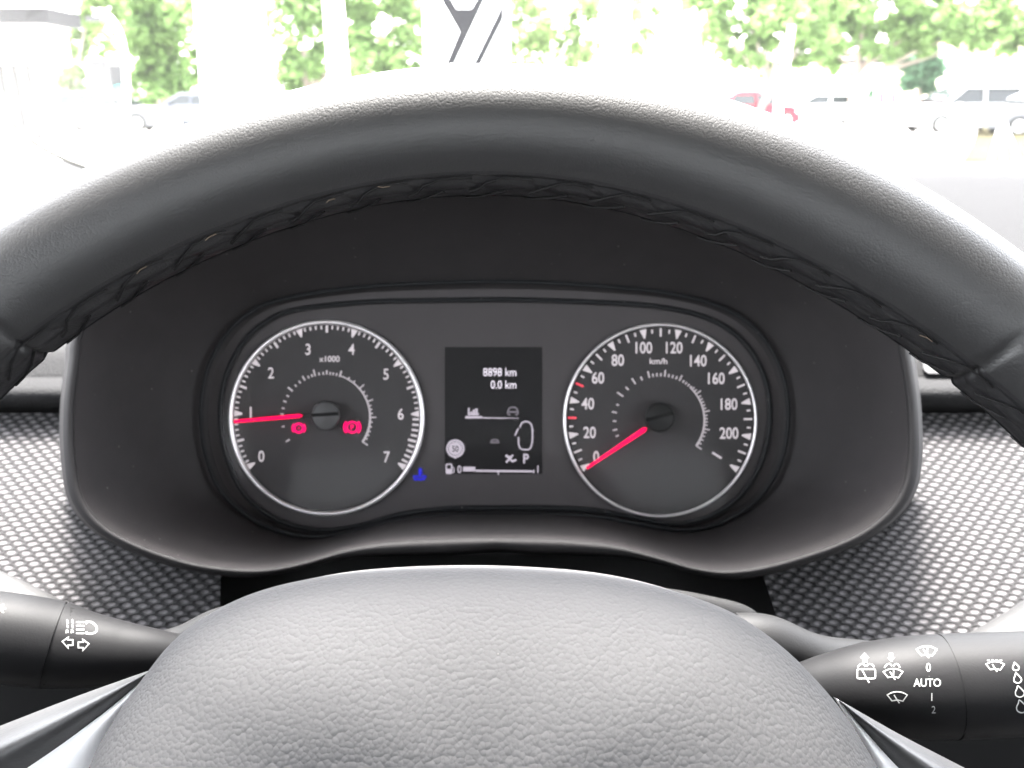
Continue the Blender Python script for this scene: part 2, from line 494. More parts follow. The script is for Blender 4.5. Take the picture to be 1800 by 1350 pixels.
# ================================================================== OUTSIDE (seen through the windscreen)
M['paving'] = add_noise(mat('pale_paving', (0.42, 0.41, 0.39), 0.85), 3.0, 0.2, 0.02, var=0.12)
M['bed'] = add_noise(mat('dry_grass_bed', (0.032, 0.028, 0.012), 0.95, spec=0.05), 8.0, 0.6, 0.05, var=0.3)
M['kerb'] = add_noise(mat('kerb_stone', (0.5, 0.49, 0.47), 0.8), 12, 0.2, 0.01)
M['white_paint'] = mat('white_paint', (0.6, 0.6, 0.6), 0.4)
M['silver_paint'] = mat('silver_paint', (0.13, 0.133, 0.136), 0.5, spec=0.2)
M['red_paint'] = mat('red_paint', (0.16, 0.016, 0.026), 0.5, spec=0.1)
M['dark_paint'] = mat('dark_paint', (0.05, 0.055, 0.07), 0.35, coat=0.4)
M['car_glass'] = mat('car_glass', (0.015, 0.018, 0.018), 0.1, spec=0.3)
M['tyre'] = mat('tyre_rubber', (0.02, 0.02, 0.02), 0.8)
M['wheel_rim'] = mat('wheel_alloy', (0.5, 0.5, 0.5), 0.35, metal=0.7)
M['lamp_glass'] = mat('lamp_glass', (0.6, 0.6, 0.6), 0.15)
M['tail_red'] = mat('tail_lamp', (0.4, 0.01, 0.01), 0.25)
M['post'] = mat('painted_post', (0.75, 0.75, 0.75), 0.5)
M['grey_post'] = mat('galvanised_post', (0.05, 0.05, 0.05), 0.6, spec=0.2)
M['bark'] = add_noise(mat('bark', (0.16, 0.13, 0.11), 0.9), 6, 0.6, 0.03, var=0.25)
M['birch'] = add_noise(mat('pale_bark', (0.6, 0.58, 0.55), 0.9), 6, 0.4, 0.02, var=0.25)
M['banner'] = mat('banner_cloth', (0.8, 0.8, 0.8), 0.7)
M['banner_ink'] = mat('banner_ink', (0.007, 0.0075, 0.009), 0.9, spec=0.1)
M['render_white'] = add_noise(mat('white_render', (0.7, 0.69, 0.67), 0.85), 4, 0.1, 0.01, var=0.06)
M['render_cream'] = add_noise(mat('cream_render', (0.52, 0.45, 0.36), 0.85), 4, 0.1, 0.01, var=0.08)
M['roof_grey'] = add_noise(mat('roof_sheet', (0.02, 0.02, 0.021), 0.85, spec=0.1), 4, 0.2, 0.01)
M['column'] = add_noise(mat('grey_concrete', (0.1, 0.1, 0.1), 0.85), 4, 0.1, 0.01)
M['window'] = mat('window_pane', (0.12, 0.13, 0.14), 0.15)
M['cyan'] = mat('lit_green_lamp', (0.05, 0.4, 0.35), 0.4, emit=(0.05, 0.9, 0.75), estr=0.12)
M['sign_red'] = mat('sign_red', (0.5, 0.03, 0.05), 0.5)

def leaf_mat(name, col, var):
    m = mat(name, col, 0.6, spec=0.12)
    N, L, b = nodes(m)
    oi = N.new('ShaderNodeNewGeometry')
    mr = N.new('ShaderNodeMapRange'); mr.inputs['To Min'].default_value = 1 - var; mr.inputs['To Max'].default_value = 1 + var
    L.new(oi.outputs['Random Per Island'], mr.inputs['Value'])
    mx = N.new('ShaderNodeMix'); mx.data_type = 'RGBA'; mx.blend_type = 'MULTIPLY'; mx.inputs['Factor'].default_value = 1
    mx.inputs['A'].default_value = (*col, 1); L.new(mr.outputs[0], mx.inputs['B']); L.new(mx.outputs['Result'], b.inputs['Base Color'])
    tl = N.new('ShaderNodeBsdfTranslucent'); L.new(mx.outputs['Result'], tl.inputs['Color'])
    ms = N.new('ShaderNodeMixShader'); ms.inputs[0].default_value = 0.45
    L.new(b.outputs[0], ms.inputs[1]); L.new(tl.outputs[0], ms.inputs[2])
    L.new(ms.outputs[0], N['Material Output'].inputs['Surface'])
    return m
M['leaf'] = leaf_mat('broad_leaf', (0.105, 0.175, 0.055), 0.4)
M['leaf_light'] = leaf_mat('light_leaf', (0.12, 0.18, 0.065), 0.4)
M['leaf_dark'] = leaf_mat('conifer_needle', (0.04, 0.085, 0.045), 0.35)

g = MB(); g.grid(lambda u, v: Vector((-350 + 700 * u, -40 + 740 * v, 0)), 24, 24)
tag(g.build('ground', M['paving'], loc=(0, 0, 0)), kind='structure')

# planting bed at the right, with its kerb
bedp = [(1684, 286), (1700, 262), (1716, 225), (1722, 214), (1820, 212), (1960, 212), (2060, 290), (1900, 292)]
bw = []
for x, y in bedp:
    v = PX(x, y, 1) - EYE
    q = EYE + v * (-EYE.z / v.z)
    bw.append(Vector((q.x, q.y, 0.06)))
b_ = MB(); b_.add(bw + [Vector((p.x, p.y, -.02)) for p in bw], [tuple(range(len(bw)))] + [(i, (i + 1) % len(bw), len(bw) + (i + 1) % len(bw), len(bw) + i) for i in range(len(bw))])
tag(b_.build('planting_bed', M['bed'], smooth=False), kind='structure')
k_ = MB(); k_.tube([p + Vector((0, 0, .02)) for p in bw[:5]], .09, 8)
tag(k_.build('kerb', M['kerb']), kind='structure')

def car(name, loc, heading, paint, label, kind='hatch', scale=1.0):
    """heading: degrees, 0 = nose towards +x"""
    t = empty(name, loc, label, 'car', 'cars parked outside')
    rot = Matrix.Rotation(R(heading), 3, 'Z')
    Lo = Vector(loc)
    T = lambda x, y, z: Lo + rot @ (Vector((x, y, z)) * scale)
    if kind == 'suv':
        low = [(-2.15, .45), (-2.2, .75), (-2.12, 1.02), (1.1, 1.0), (1.95, .92), (2.15, .75), (2.2, .45), (2.1, .25), (-2.05, .25)]
        gh = [(-2.05, 1.0), (-1.75, 1.6), (-.2, 1.68), (.35, 1.6), (1.2, .98)]
    else:
        low = [(-2.0, .42), (-2.05, .7), (-1.95, .95), (1.0, .93), (1.85, .82), (2.05, .65), (2.08, .4), (2.0, .22), (-1.95, .22)]
        gh = [(-1.9, .93), (-1.5, 1.38), (-.2, 1.46), (.3, 1.4), (1.15, .91)]
    def loft(prof, w0, w1, zlo, zhi, name, m, inset=0.0):
        mb = MB()
        P = catmull(prof + [], 3, True)
        ws = []
        for x, z in P:
            f = min(1, max(0, (z - zlo) / (zhi - zlo)))
            end = max(0, abs(x) - 1.5) * 0.18
            ws.append(w0 + (w1 - w0) * f - end)
        n = len(P)
        vs = [T(x, -hw, z) for (x, z), hw in zip(P, ws)] + [T(x, hw, z) for (x, z), hw in zip(P, ws)]
        c1 = len(vs)
        fs = [(i, (i + 1) % n, n + (i + 1) % n, n + i) for i in range(n)] + [tuple(range(n - 1, -1, -1)), tuple(range(n, 2 * n))]
        mb.add(vs, fs)
        return mb.build(name, m, t, angle=50)
    loft(low, .88, .84, .3, 1.0, 'body', paint)
    loft(gh, .80, .58, .95, 1.65, 'window', M['car_glass'])
    top = max(z for _, z in gh)
    rf = MB()
    xs = [p for p in gh if p[1] > top - .12]
    rf.grid(lambda u, v: T(xs[0][0] + .1 + (xs[-1][0] - xs[0][0] - .1) * u, -.56 + 1.12 * v, top - .07 + .1 * math.sin(math.pi * u) ** .6 + .0 * v), 10, 6)
    for s in (-1, 1):
        rf.tube([T(gh[0][0] + .02, s * .79, gh[0][1]), T(gh[1][0], s * .66, gh[1][1] - .02), T(gh[3][0], s * .64, gh[3][1] - .02), T(gh[4][0], s * .78, gh[4][1])], .05 * scale, 6)
        rf.tube([T(-.35, s * .80, .95), T(-.4, s * .62, top - .03)], .05 * scale, 6)
    rf.build('roof', paint, t)
    for x in (-1.3, 1.3):
        for s in (-1, 1):
            wm = MB()
            wm.tube([T(x, s * .74, .32), T(x, s * .9, .32)], .32 * scale, 20)
            tm = wm.build('wheel', M['tyre'], t)
            hm = MB(); hm.tube([T(x, s * .88, .32), T(x, s * .915, .32)], .2 * scale, 16)
            hm.build('rim', M['wheel_rim'], tm)
    for s in (-1, 1):
        hm = MB(); hm.box(T(2.0, s * .62, .68), (.2 * scale, .34 * scale, .14 * scale), rot); hm.build('headlight', M['lamp_glass'], t, smooth=False)
        hm = MB(); hm.box(T(-2.0, s * .64, .8), (.16 * scale, .26 * scale, .16 * scale), rot); hm.build('tail_lamp', M['tail_red'], t, smooth=False)
        hm = MB(); hm.box(T(.75, s * .93, .98), (.12 * scale, .18 * scale, .13 * scale), rot); hm.build('wing_mirror', paint, t, smooth=False)
    return t

def on_ground(px, dist):
    p = G(px, 190, dist)
    return Vector((p.x, dist, 0))

car('parked_car', on_ground(185, 34), 8, M['silver_paint'], 'pale silver car parked on its own at the far left, behind the lamp post')
car('parked_car', on_ground(345, 40), 160, M['dark_paint'], 'dark car parked left of the steering wheel, beside the low hedge')
car('parked_car', on_ground(1318, 38), 28, M['red_paint'], 'red car just above the right shoulder of the steering wheel')
car('parked_car', on_ground(1440, 44), 170, M['white_paint'], 'white car between the red car and the red lettered sign')
car('parked_car', on_ground(1690, 33), 188, M['white_paint'], 'white tall car in front of the cream house, with dark side windows', 'suv')
car('parked_car', on_ground(1850, 30), 172, M['silver_paint'], 'silver tall car cut off by the right edge of the picture', 'suv')

def tree(name, px, dist, clumps, leafm, label, n=2600, ls=.2, trunk=True, trunkm=None, cat='tree', tr=.16):
    """clumps: (px, py, radius in px) of the crown's masses, at the tree's own distance"""
    base = on_ground(px, dist)
    t = empty(name, base, label, cat, 'trees beyond the windscreen')
    cen = []
    for cx, cy, cr in clumps:
        d = dist + random.uniform(-1.0, 1.0)
        cen.append((G(cx, cy, d), cr / F * d))
    if trunk:
        tm = MB()
        topc = min(cen, key=lambda c: (c[0] - base).length)[0]
        mid = base.lerp(Vector((topc.x, topc.y, topc.z)), .55) + Vector((.08, 0, 0))
        mid.x = base.x + .1
        tm.tube([base, base + Vector((.02, 0, .6)), mid, Vector((base.x + .05, dist, max(c[0].z for c in cen)))], [tr * 1.25, tr, tr * .8, tr * .25], 9)
        for c, r in cen[:8]:
            a = mid + Vector((0, 0, random.uniform(-.2, .8)))
            tm.tube([a, a.lerp(c, .5) + Vector((0, 0, .2)), c], [tr * .5, tr * .3, tr * .1], 6)
        tm.build('trunk', trunkm or M['bark'], t)
    cm = MB()
    tot = sum(r * r for _, r in cen)
    for c, r in cen:
        k = int(n * r * r / tot)
        sub = [(c + Vector((random.gauss(0, .45), random.gauss(0, .45), random.gauss(0, .4))) * r, r * random.uniform(.25, .5)) for _ in range(9)]
        for _ in range(k):
            sc, sr = random.choice(sub)
            v = Vector((random.gauss(0, 1), random.gauss(0, 1), random.gauss(0, 1))).normalized() * sr * random.random() ** .4
            p = sc + v
            a = Vector((random.gauss(0, 1), random.gauss(0, 1), random.gauss(0, .6))).normalized()
            bq = a.cross(Vector((random.gauss(0, 1), random.gauss(0, 1), random.gauss(0, 1)))).normalized()
            s1 = ls * random.uniform(.6, 1.3)
            cm.add([p - a * s1, p + bq * s1 * .5, p + a * s1, p - bq * s1 * .5], [(0, 1, 2, 3)])
    cm.build('crown', leafm, t, smooth=False)
    return t

tree('broadleaf_tree', 275, 46, [(260, 60, 75), (310, 60, 60), (230, 10, 60), (290, 110, 55), (340, 120, 40), (250, 130, 35), (320, -20, 70)], M['leaf'],
     'rounded green tree left of the white pillar, behind the curved lamp post', 3200, .34)
tree('broadleaf_tree', 120, 40, [(130, 90, 30), (150, 40, 32), (125, 140, 28), (160, 0, 40), (140, 165, 18)], M['leaf_light'],
     'thin pale tree beside the pavilion at the far left', 1200, .24)
tree('broadleaf_tree', 540, 38, [(530, 20, 60), (530, 80, 55), (520, 130, 40), (640, 40, 60), (680, 90, 55), (650, 110, 45), (730, 30, 55), (720, 100, 45), (600, 0, 60)], M['leaf'],
     'broad green tree filling the gap between the white posts, left of the banner', 4200, .26)
tree('broadleaf_tree', 960, 34, [(930, 20, 45), (960, 70, 50), (920, 100, 38), (1010, 90, 42), (1030, 20, 45), (1120, 20, 35), (1110, 80, 24)], M['leaf_light'],
     'loose yellow green tree directly right of the banner', 2400, .19, trunkm=M['birch'])
tree('street_tree', 1330, 26, [(1310, 20, 60), (1270, 55, 34), (1290, 90, 32), (1340, 70, 50), (1390, 30, 60), (1420, 80, 36), (1450, 20, 60), (1330, 102, 22), (1240, 10, 40)], M['leaf'],
     'street tree with a slim bare trunk above the red car', 4200, .16, tr=.11)
tree('broadleaf_tree', 1500, 30, [(1480, 60, 45), (1460, 95, 28), (1530, 40, 55), (1600, 20, 60), (1580, 70, 40), (1680, 20, 60), (1750, 40, 60), (1790, 70, 42), (1640, 50, 50), (1500, 5, 50)], M['leaf'],
     'wide overhanging tree along the top right of the view, in front of the cream house', 5200, .2)
tree('conifer', 1605, 40, [(1600, 60, 38), (1600, 95, 42), (1598, 125, 42), (1605, 25, 30), (1625, 120, 30)], M['leaf_dark'],
     'dark blue green conifer standing between the white house and the cream house', 3200, .2)
tree('shrub', 270, 42, [(255, 178, 14), (275, 176, 15), (295, 179, 12)], M['leaf'], 'low clipped shrub under the rounded tree at the left', 500, .16, trunk=False, cat='shrub')

# white post-like pillars of the glazed front
def post(px0, px1, dist, top, label, name='white_post', tilt=0.0):
    a, b = on_ground(px0, dist), on_ground(px1, dist)
    wdt = (b - a).length
    mb = MB()
    c = (a + b) / 2
    mb.grid(lambda u, v: c + Vector((tilt * (v - .3), 0, top * v)) + Vector((math.cos(2 * math.pi * u + math.pi / 4), math.sin(2 * math.pi * u + math.pi / 4), 0)) * (wdt / 2 * (1.15 - .15 * min(1, 3 * v))), 4 if wdt > .4 else 14, 8, cu=True)
    t = empty(name, c, label, 'post')
    mb.build('shaft', M['post'], t, smooth=wdt < .4)
    m2 = MB(); m2.box(c + Vector((0, 0, .06)), (wdt * 1.6, wdt * 1.6, .12)); m2.build('foot', M['grey_post'], t, smooth=False)
    return t
post(358, 484, 20, 9, 'widest white pillar, left of the white posts and the banner')
post(577, 618, 16, 8, 'white post leaning slightly, midway between the wide pillar and the banner', tilt=-.12)
post(1067, 1101, 16, 8, 'slim white post on the right of the banner')

# banner with a bold geometric emblem
def banner():
    d = 9.0
    base = on_ground(825, d)
    t = empty('banner_flag', base, 'white banner with a dark grey angular emblem above the top of the steering wheel', 'banner')
    mb = MB()
    def mp(x, y, lift): 
        p = G(x, y, d)
        return Vector((p.x, d - lift, p.z))
    mb.grid(lambda u, v: mp(757 + 131 * u, -160 + 400 * v, 0), 24, 24)
    mb.grid(lambda u, v: mp(757 + 131 * u, -160 + 400 * v, -.012), 24, 24)
    mb.build('cloth', M['banner'], t)
    pl = MB(); q = G(757, 240, d); q2 = G(888, 240, d)
    for q in (G(755, 240, d), G(891, 240, d)):
        pl.tube([Vector((q.x, d + .02, 0)), Vector((q.x, d + .02, 3.2))], .03, 10)
    pl.tube([Vector((G(755, 240, d).x, d + .02, 3.2)), Vector((G(891, 240, d).x, d + .02, 3.2))], .03, 10)
    pl.build('pole', M['post'], t)
    fb = MB(); fb.box(base + Vector((0, 0.02, .03)), (.95, .5, .06)); fb.build('foot', M['grey_post'], t, smooth=False)
    ik = Ink()
    def fine(pts):
        out = []
        for i in range(len(pts)):
            a, b = pts[i], pts[(i + 1) % len(pts)]
            for k in range(6): out.append((a[0] + (b[0] - a[0]) * k / 6, a[1] + (b[1] - a[1]) * k / 6))
        return out
    def strip(a0, a1, b0, b1, n=10):
        L = [(a0[0] + (a1[0] - a0[0]) * k / n, a0[1] + (a1[1] - a0[1]) * k / n) for k in range(n + 1)]
        Q = [(b0[0] + (b1[0] - b0[0]) * k / n, b0[1] + (b1[1] - b0[1]) * k / n) for k in range(n + 1)]
        ik.prims.append((L + Q, [(k, k + 1, n + 2 + k, n + 1 + k) for k in range(n)]))
    # Y-shaped mark leaning to the lower left, then a second slanted bar and two cut-off corners
    ik.poly([(752, -40), (772, -40), (795, 0), (803, 15), (828, 15), (837, 0), (860, -40), (874, -40), (852, 0), (799, 113), (783, 114), (807, 56), (775, 0)])
    ik.poly([(885.5, 2), (885.5, 33), (845, 114), (831, 114)])
    ik.poly([(886, 90), (886, 116), (875, 116)])
    ik.poly([(766, 42), (774.5, 58), (766, 74)])
    ik.build('emblem', M['banner_ink'], t, mp, lift=.004, step=.0004)
banner()

# curved lamp post with the two lit green signal lamps behind
def lamp_post():
    d = 30
    base = on_ground(214, d)
    t = empty('lamp_post', base, 'white curved lamp post arching over at the far left', 'lamp post')
    mb = MB()
    pts = [base] + [G(x, y, d) for x, y in catmull([(222, 150), (219, 100), (210, 60), (196, 35), (180, 26), (168, 30)], 6, False)]
    mb.tube(pts, [.12] + [.1] * (len(pts) - 1), 10)
    mb.build('pole', M['post'], t)
    hd = MB(); q = G(166, 33, d); hd.box(q, (.5, .25, .14)); hd.build('lamp_head', M['grey_post'], t, smooth=False)
def signal(px, py, d, label):
    base = on_ground(px, d)
    t = empty('traffic_light', base, label, 'traffic light', 'traffic lights at the left')
    q = G(px, py, d)
    mb = MB(); mb.tube([base, Vector((base.x, d, q.z - .2))], .07, 8); mb.build('pole', M['grey_post'], t)
    mb = MB(); mb.box((q.x, d + .12, q.z + .3), (.6, .2, 1.5)); mb.build('housing', M['grey_post'], t, smooth=False)
    mb = MB(); mb.tube([Vector((q.x, d + .02, q.z)), Vector((q.x, d - .05, q.z))], .27, 14); mb.build('green_lamp', M['cyan'], t)
lamp_post()
signal(178, 161, 32, 'traffic light showing green, left of the curved lamp post')
signal(210, 163, 36, 'smaller traffic light showing green, against the curved lamp post')

def pale_post():
    d = 22
    base = on_ground(1372, d)
    t = empty('slanted_post', base, 'white post leaning right in front of the street tree', 'post')
    mb = MB()
    mb.tube([base, G(1370, 150, d), G(1382, 110, d), G(1392, 45, d)], [.1, .1, .085, .075], 12)
    mb.build('shaft', M['post'], t)
    mb = MB(); mb.tube([G(1392, 45, d), G(1392.3, 42, d)], .1, 12); mb.build('cap', M['grey_post'], t)
pale_post()

# three-legged white stake frame in the planting bed
def stakes():
    d = 15.5
    ap = G(1762, 205, d)
    t = empty('stake_frame', Vector((ap.x, d, .06)), 'white splayed stakes standing in the dry grass at the right', 'stake frame')
    for x, y in ((1742, 277), (1796, 277), (1768, 262)):
        q = G(x, y, d if y > 270 else d + 1.0)
        mb = MB(); mb.tube([Vector((q.x, q.y, .05)), ap], [.035, .03], 8); mb.build('leg', M['post'], t)
    mb = MB(); mb.tube([ap - Vector((.06, 0, .03)), ap + Vector((.06, 0, .08))], .045, 8); mb.build('tie', M['grey_post'], t)
stakes()

# pavilion with columns, far left
def pavilion():
    d = 26
    base = on_ground(20, d)
    t = empty('pavilion', base, 'white flat roofed pavilion with a row of columns at the far left', 'building')
    xl, xr = on_ground(-420, d).x, on_ground(96, d).x
    zt = G(50, 112, d).z; zr = G(50, 42, d).z
    mb = MB(); mb.box(((xl + xr) / 2, d + .7, (zt + zr) / 2), (xr - xl, 1.4, zr - zt)); mb.build('fascia', M['render_white'], t, smooth=False)
    mb = MB(); mb.box(((xl + xr) / 2 + .1, d + .7, zr + .2), (xr - xl + .5, 2.0, .4)); mb.build('roof', M['roof_grey'], t, smooth=False)
    mb = MB(); mb.box(((xl + xr) / 2 - .15, d + .9, zt / 2), (xr - xl - .4, .2, zt)); mb.build('back_wall', M['roof_grey'], t, smooth=False)
    for px in (-60, -28, -3, 22, 46, 69, 91):
        c = on_ground(px, d)
        mb = MB(); mb.box((c.x, d + .14, zt / 2), (.2, .2, zt)); mb.build('column', M['column'], t, smooth=False)
pavilion()

def house(px0, px1, d, ytop, m, label, wins, roofc=None):
    a, b = on_ground(px0, d), on_ground(px1, d)
    zt = G(900, ytop, d).z
    t = empty('house', (a + b) / 2, label, 'house')
    mb = MB(); mb.box(((a.x + b.x) / 2, d + 4, zt / 2), (b.x - a.x, 8, zt)); wl = mb.build('wall', m, t, smooth=False)
    mb = MB(); mb.box(((a.x + b.x) / 2, d + 4, zt + .15), (b.x - a.x + .8, 8.8, .3)); mb.build('roof', roofc or M['roof_grey'], t, smooth=False)
    for (x0, y0, x1, y1) in wins:
        p0, p1 = G(x0, y0, d), G(x1, y1, d)
        fr = MB()
        cx, cz, wx, wz = (p0.x + p1.x) / 2, (p0.z + p1.z) / 2, p1.x - p0.x, p0.z - p1.z
        for sx, sz, lx, lz in ((0, wz / 2, wx + .12, .12), (0, -wz / 2, wx + .12, .12), (wx / 2, 0, .12, wz - .12), (-wx / 2, 0, .12, wz - .12)):
            fr.box((cx + sx, d - .03, cz + sz), (lx, .1, lz))
        f = fr.build('window', M['render_white'], t, smooth=False)
        pn = MB(); pn.box((cx, d - .012, cz), (wx - .1, .02, wz - .1)); pn.build('pane', M['window'], f, smooth=False)
    return t
house(1095, 1260, 70, -60, M['render_white'], 'tall white house behind the slim white post, right of the banner',
      [(1106, 122, 1130, 142), (1155, 122, 1182, 142), (1162, 15, 1176, 40), (1190, 15, 1204, 40), (1120, 40, 1134, 62), (1162, 60, 1176, 82), (1215, 60, 1230, 84)])
house(1408, 1556, 62, 112, M['render_white'], 'low white house behind the leaning post, left of the conifer',
      [(1424, 128, 1436, 152), (1448, 128, 1460, 152), (1516, 126, 1528, 150), (1480, 128, 1492, 150)])
house(1640, 1990, 58, 70, M['render_cream'], 'cream house behind the wide overhanging tree at the right',
      [(1662, 95, 1680, 128), (1712, 95, 1728, 128), (1745, 118, 1772, 150), (1790, 95, 1810, 128)])

def red_sign():
    d = 36
    base = on_ground(1560, d)
    t = empty('red_sign', base, 'small white board with two red uprights between the parked white cars', 'sign')
    q0, q1 = G(1540, 158, d), G(1580, 186, d)
    mb = MB(); mb.box(((q0.x + q1.x) / 2, d + .05, (q0.z + q1.z) / 2), (q1.x - q0.x, .08, q0.z - q1.z)); mb.build('board', M['post'], t, smooth=False)
    ik = Ink()
    ik.poly([(1545, 162), (1555, 162), (1555, 183), (1545, 183)]); ik.poly([(1565, 162), (1575, 162), (1575, 183), (1565, 183)])
    ik.build('marking', M['sign_red'], t, lambda x, y, l: G(x, y, d - l), lift=.01)
    mb = MB()
    for px in (1546, 1574):
        c = on_ground(px, d); mb.tube([Vector((c.x, d + .06, 0)), Vector((c.x, d + .06, q1.z + .02))], .04, 8)
    mb.build('post', M['grey_post'], t)
red_sign()

# ================================================================== CAR CABIN
cabin = empty('car_cabin', (0.2, -0.3, 0.3), 'pale windscreen pillar at the left edge and the clear windscreen over the dashboard', 'car interior')
# windscreen from the dash top up to the roof edge
wb = [(-0.86, 0.93, 1.055), (1.16, 0.93, 1.055)]
def ws(u, v):
    x = -0.80 + 1.9 * u
    bow = 0.10 * (1 - (2 * u - 1) ** 2)
    return Vector((x, 0.88 + bow - 0.555 * v, 1.02 + 0.44 * v + 0.02 * math.sin(math.pi * v)))
mb = MB(); mb.grid(ws, 24, 12); mb.build('windscreen', M['windscreen'], cabin)
# unseen roof, doors and rear wall, added and shaped to shade the cabin
mb = MB()
mb.grid(lambda u, v: Vector((-0.70 + 1.75 * u, 0.315 - 1.965 * v, 1.47 + 0.03 * math.sin(math.pi * u))), 10, 10)
mb.grid(lambda u, v: Vector((-0.72 + 1.79 * u, 0.335 - 2.0 * v, 1.50 + 0.04 * math.sin(math.pi * u))), 10, 10)
mb.build('roof', M['roof'], cabin)
mb = MB(); mb.box((0.17, -1.7, 0.82), (1.75, 0.1, 1.0)); mb.box((0.17, -0.35, 0.28), (1.7, 2.8, .06)); mb.build('shading_rear_wall', M['cabin'], cabin, smooth=False)
mb = MB(); mb.box((0.17, 1.0, 0.62), (1.9, 0.06, 0.74)); mb.build('shading_bulkhead', M['cabin'], cabin, smooth=False)  # unseen, added to stop light leaking in under the dash
for sx in (-0.72, 1.07):
    mb = MB(); mb.box((sx, -0.35, 0.68), (0.07, 2.6, 0.84)); mb.build('door', M['cabin'], cabin, smooth=False)
# pillar at the left
mb = MB()
pts = [PX(x, y, d) for x, y, d in catmull([(-420, -250, .50), (-230, 60, .62), (-110, 270, .70), (10, 375, .77), (150, 455, .84)], 8, False)]
mb.tube(pts, [.055, .055] + [.066] * (len(pts) - 2), 24)
mb.build('pillar', M['pillar'], cabin)
mb = MB(); mb.tube([PX(x, y, .70) for x, y in catmull([(-60, 105), (-30, 150), (0, 187), (55, 245), (105, 275), (160, 296), (220, 312)], 6, False)], .0024, 10)
mb.build('seal', M['seal'], cabin)

# ================================================================== DASHBOARD
dash = empty('dashboard', W((0.2, .55, -.25)), 'grey moulded dashboard with woven light dotted fabric inserts', 'dashboard')
prof = [(1.02, 283), (.985, 286), (.95, 290), (.93, 296), (.86, 318), (.76, 372), (.66, 452), (.57, 548), (.53, 590), (.508, 607), (.497, 622), (.488, 655), (.486, 664), (.480, 672),
        (.474, 684), (.473, 698), (.478, 710), (.487, 718), (.50, 722), (.51, 730), (.515, 760)]
pz = [(d, (675 - y) / F * d) for d, y in prof]
pz = catmull(pz, 4, False)
mb = MB()
xs = [-.72 + 1.84 * k / 60 for k in range(61)]
mb.grid(lambda u, v: W((xs[round(u * 60)], *pz[round(v * (len(pz) - 1))])), 60, len(pz) - 1)
mb.build('dash_pad', M['dash'], dash, angle=60)
# raised blank panel right of the hood
def rrect(x0, y0, x1, y1, r, n=6):
    out = []
    for cx, cy, a0 in ((x1 - r, y0 + r, -90), (x1 - r, y1 - r, 0), (x0 + r, y1 - r, 90), (x0 + r, y0 + r, 180)):
        for k in range(n + 1):
            a = R(a0 + 90 * k / n)
            out.append((cx + r * math.cos(a), cy + r * math.sin(a)))
    return out
def dash_d(py):
    for (d0, y0), (d1, y1) in zip(prof, prof[1:]):
        if y0 <= py <= y1: return d0 + (d1 - d0) * (py - y0) / (y1 - y0)
    return .5
mb = MB()
loop = rrect(1622, 613, 1860, 657, 12)
n = len(loop)
cx, cy = 1741, 635
def sc(k): return [(cx + (x - cx) * k, cy + (y - cy) * k) for x, y in loop]
rings = [(sc(1.0), 0.001), (sc(1.0), -.0028), (sc(.985), -.0036), (sc(.8), -.0037), (sc(.4), -.0037)]
vs, fs = [], []
for lp, off in rings:
    vs += [PX(x, y, dash_d(y) + off) for x, y in lp]
for i in range(len(rings) - 1):
    for k in range(n): fs.append((i * n + k, i * n + (k + 1) % n, (i + 1) * n + (k + 1) % n, (i + 1) * n + k))
fs.append(tuple((len(rings) - 1) * n + k for k in range(n)))
mb.add(vs, fs); mb.build('trim_panel', M['dash_panel'], dash)

# fabric inserts
def fab(xa, xb, y, u): return xa + (xb - xa) * u
def fabric(xl, xr, rot, side):
    mb = MB()
    ca, sa = math.cos(R(rot)), math.sin(R(rot))
    s0 = 0.0
    def pt(u, v):
        y = 726 + (1150 - 726) * v
        d = .488 - (.488 - .362) * (v ** 1.05) - .008 * math.sin(math.pi * v)
        x = xl(y) + (xr(y) - xl(y)) * u
        return W(((x - 900) / F * d, d, (675 - y) / F * d)), d, x, y
    # arc length along v
    acc = [0]
    for k in range(1, 61):
        acc.append(acc[-1] + (pt(.5, k / 60)[0] * Vector((0, 1, 1)) if False else (Vector((0, pt(.5, k / 60)[0].y, pt(.5, k / 60)[0].z)) - Vector((0, pt(.5, (k - 1) / 60)[0].y, pt(.5, (k - 1) / 60)[0].z)))).length)
    def uvf(u, v):
        _, d, x, y = pt(u, v)
        X = (x - 900) / F * d; Y = acc[round(v * 60)]
        return (X * ca + Y * sa, -X * sa + Y * ca)
    mb.grid(lambda u, v: pt(u, v)[0], 20, 60, uvfn=uvf)
    return mb.build('fabric_panel', M['fabric'], dash)
fabric(lambda y: -200, lambda y: 388 + (0 if y < 1000 else -.02 * (y - 1000)), 3, -1)
fabric(lambda y: 1338 + (0 if y < 1000 else .32 * (y - 1000)), lambda y: 2000, -5, 1)
# lower trim under the fabric, both sides
def lower_trim(edge, d0, d1):
    mb = MB()
    E = catmull(edge, 8, False)
    def f(u, v):
        x, y = E[round(u * (len(E) - 1))]
        if v < .15: return PX(x, y + 3 * (1 - v / .15) , d0 + .015 * (1 - v / .15))
        k = (v - .15) / .85
        return PX(x, y + 95 * k, d0 + (d1 - d0) * k * .4 - .004 * math.sin(min(1, k * 4) * math.pi / 2) + .03 * max(0, k - .8))
    mb.grid(f, len(E) - 1, 20)
    mb.build('lower_trim', M['trim'], dash)
lower_trim([(-300, 870), (-150, 938), (0, 1003), (60, 1030), (118, 1060), (150, 1082), (200, 1120)], .372, .33)
lower_trim([(1560, 1180), (1620, 1150), (1690, 1119), (1750, 1086), (1800, 1054), (1900, 985), (2050, 900), (2500, 880), (3000, 900)], .368, .33)
# dark cavity sheet, coloured for the shade behind the wheel, below the hood
mb = MB(); mb.grid(lambda u, v: PX(330 + 1090 * u, 960 + 260 * v, .44 - .05 * v), 8, 8); mb.build('cavity', M['cavity'], dash)

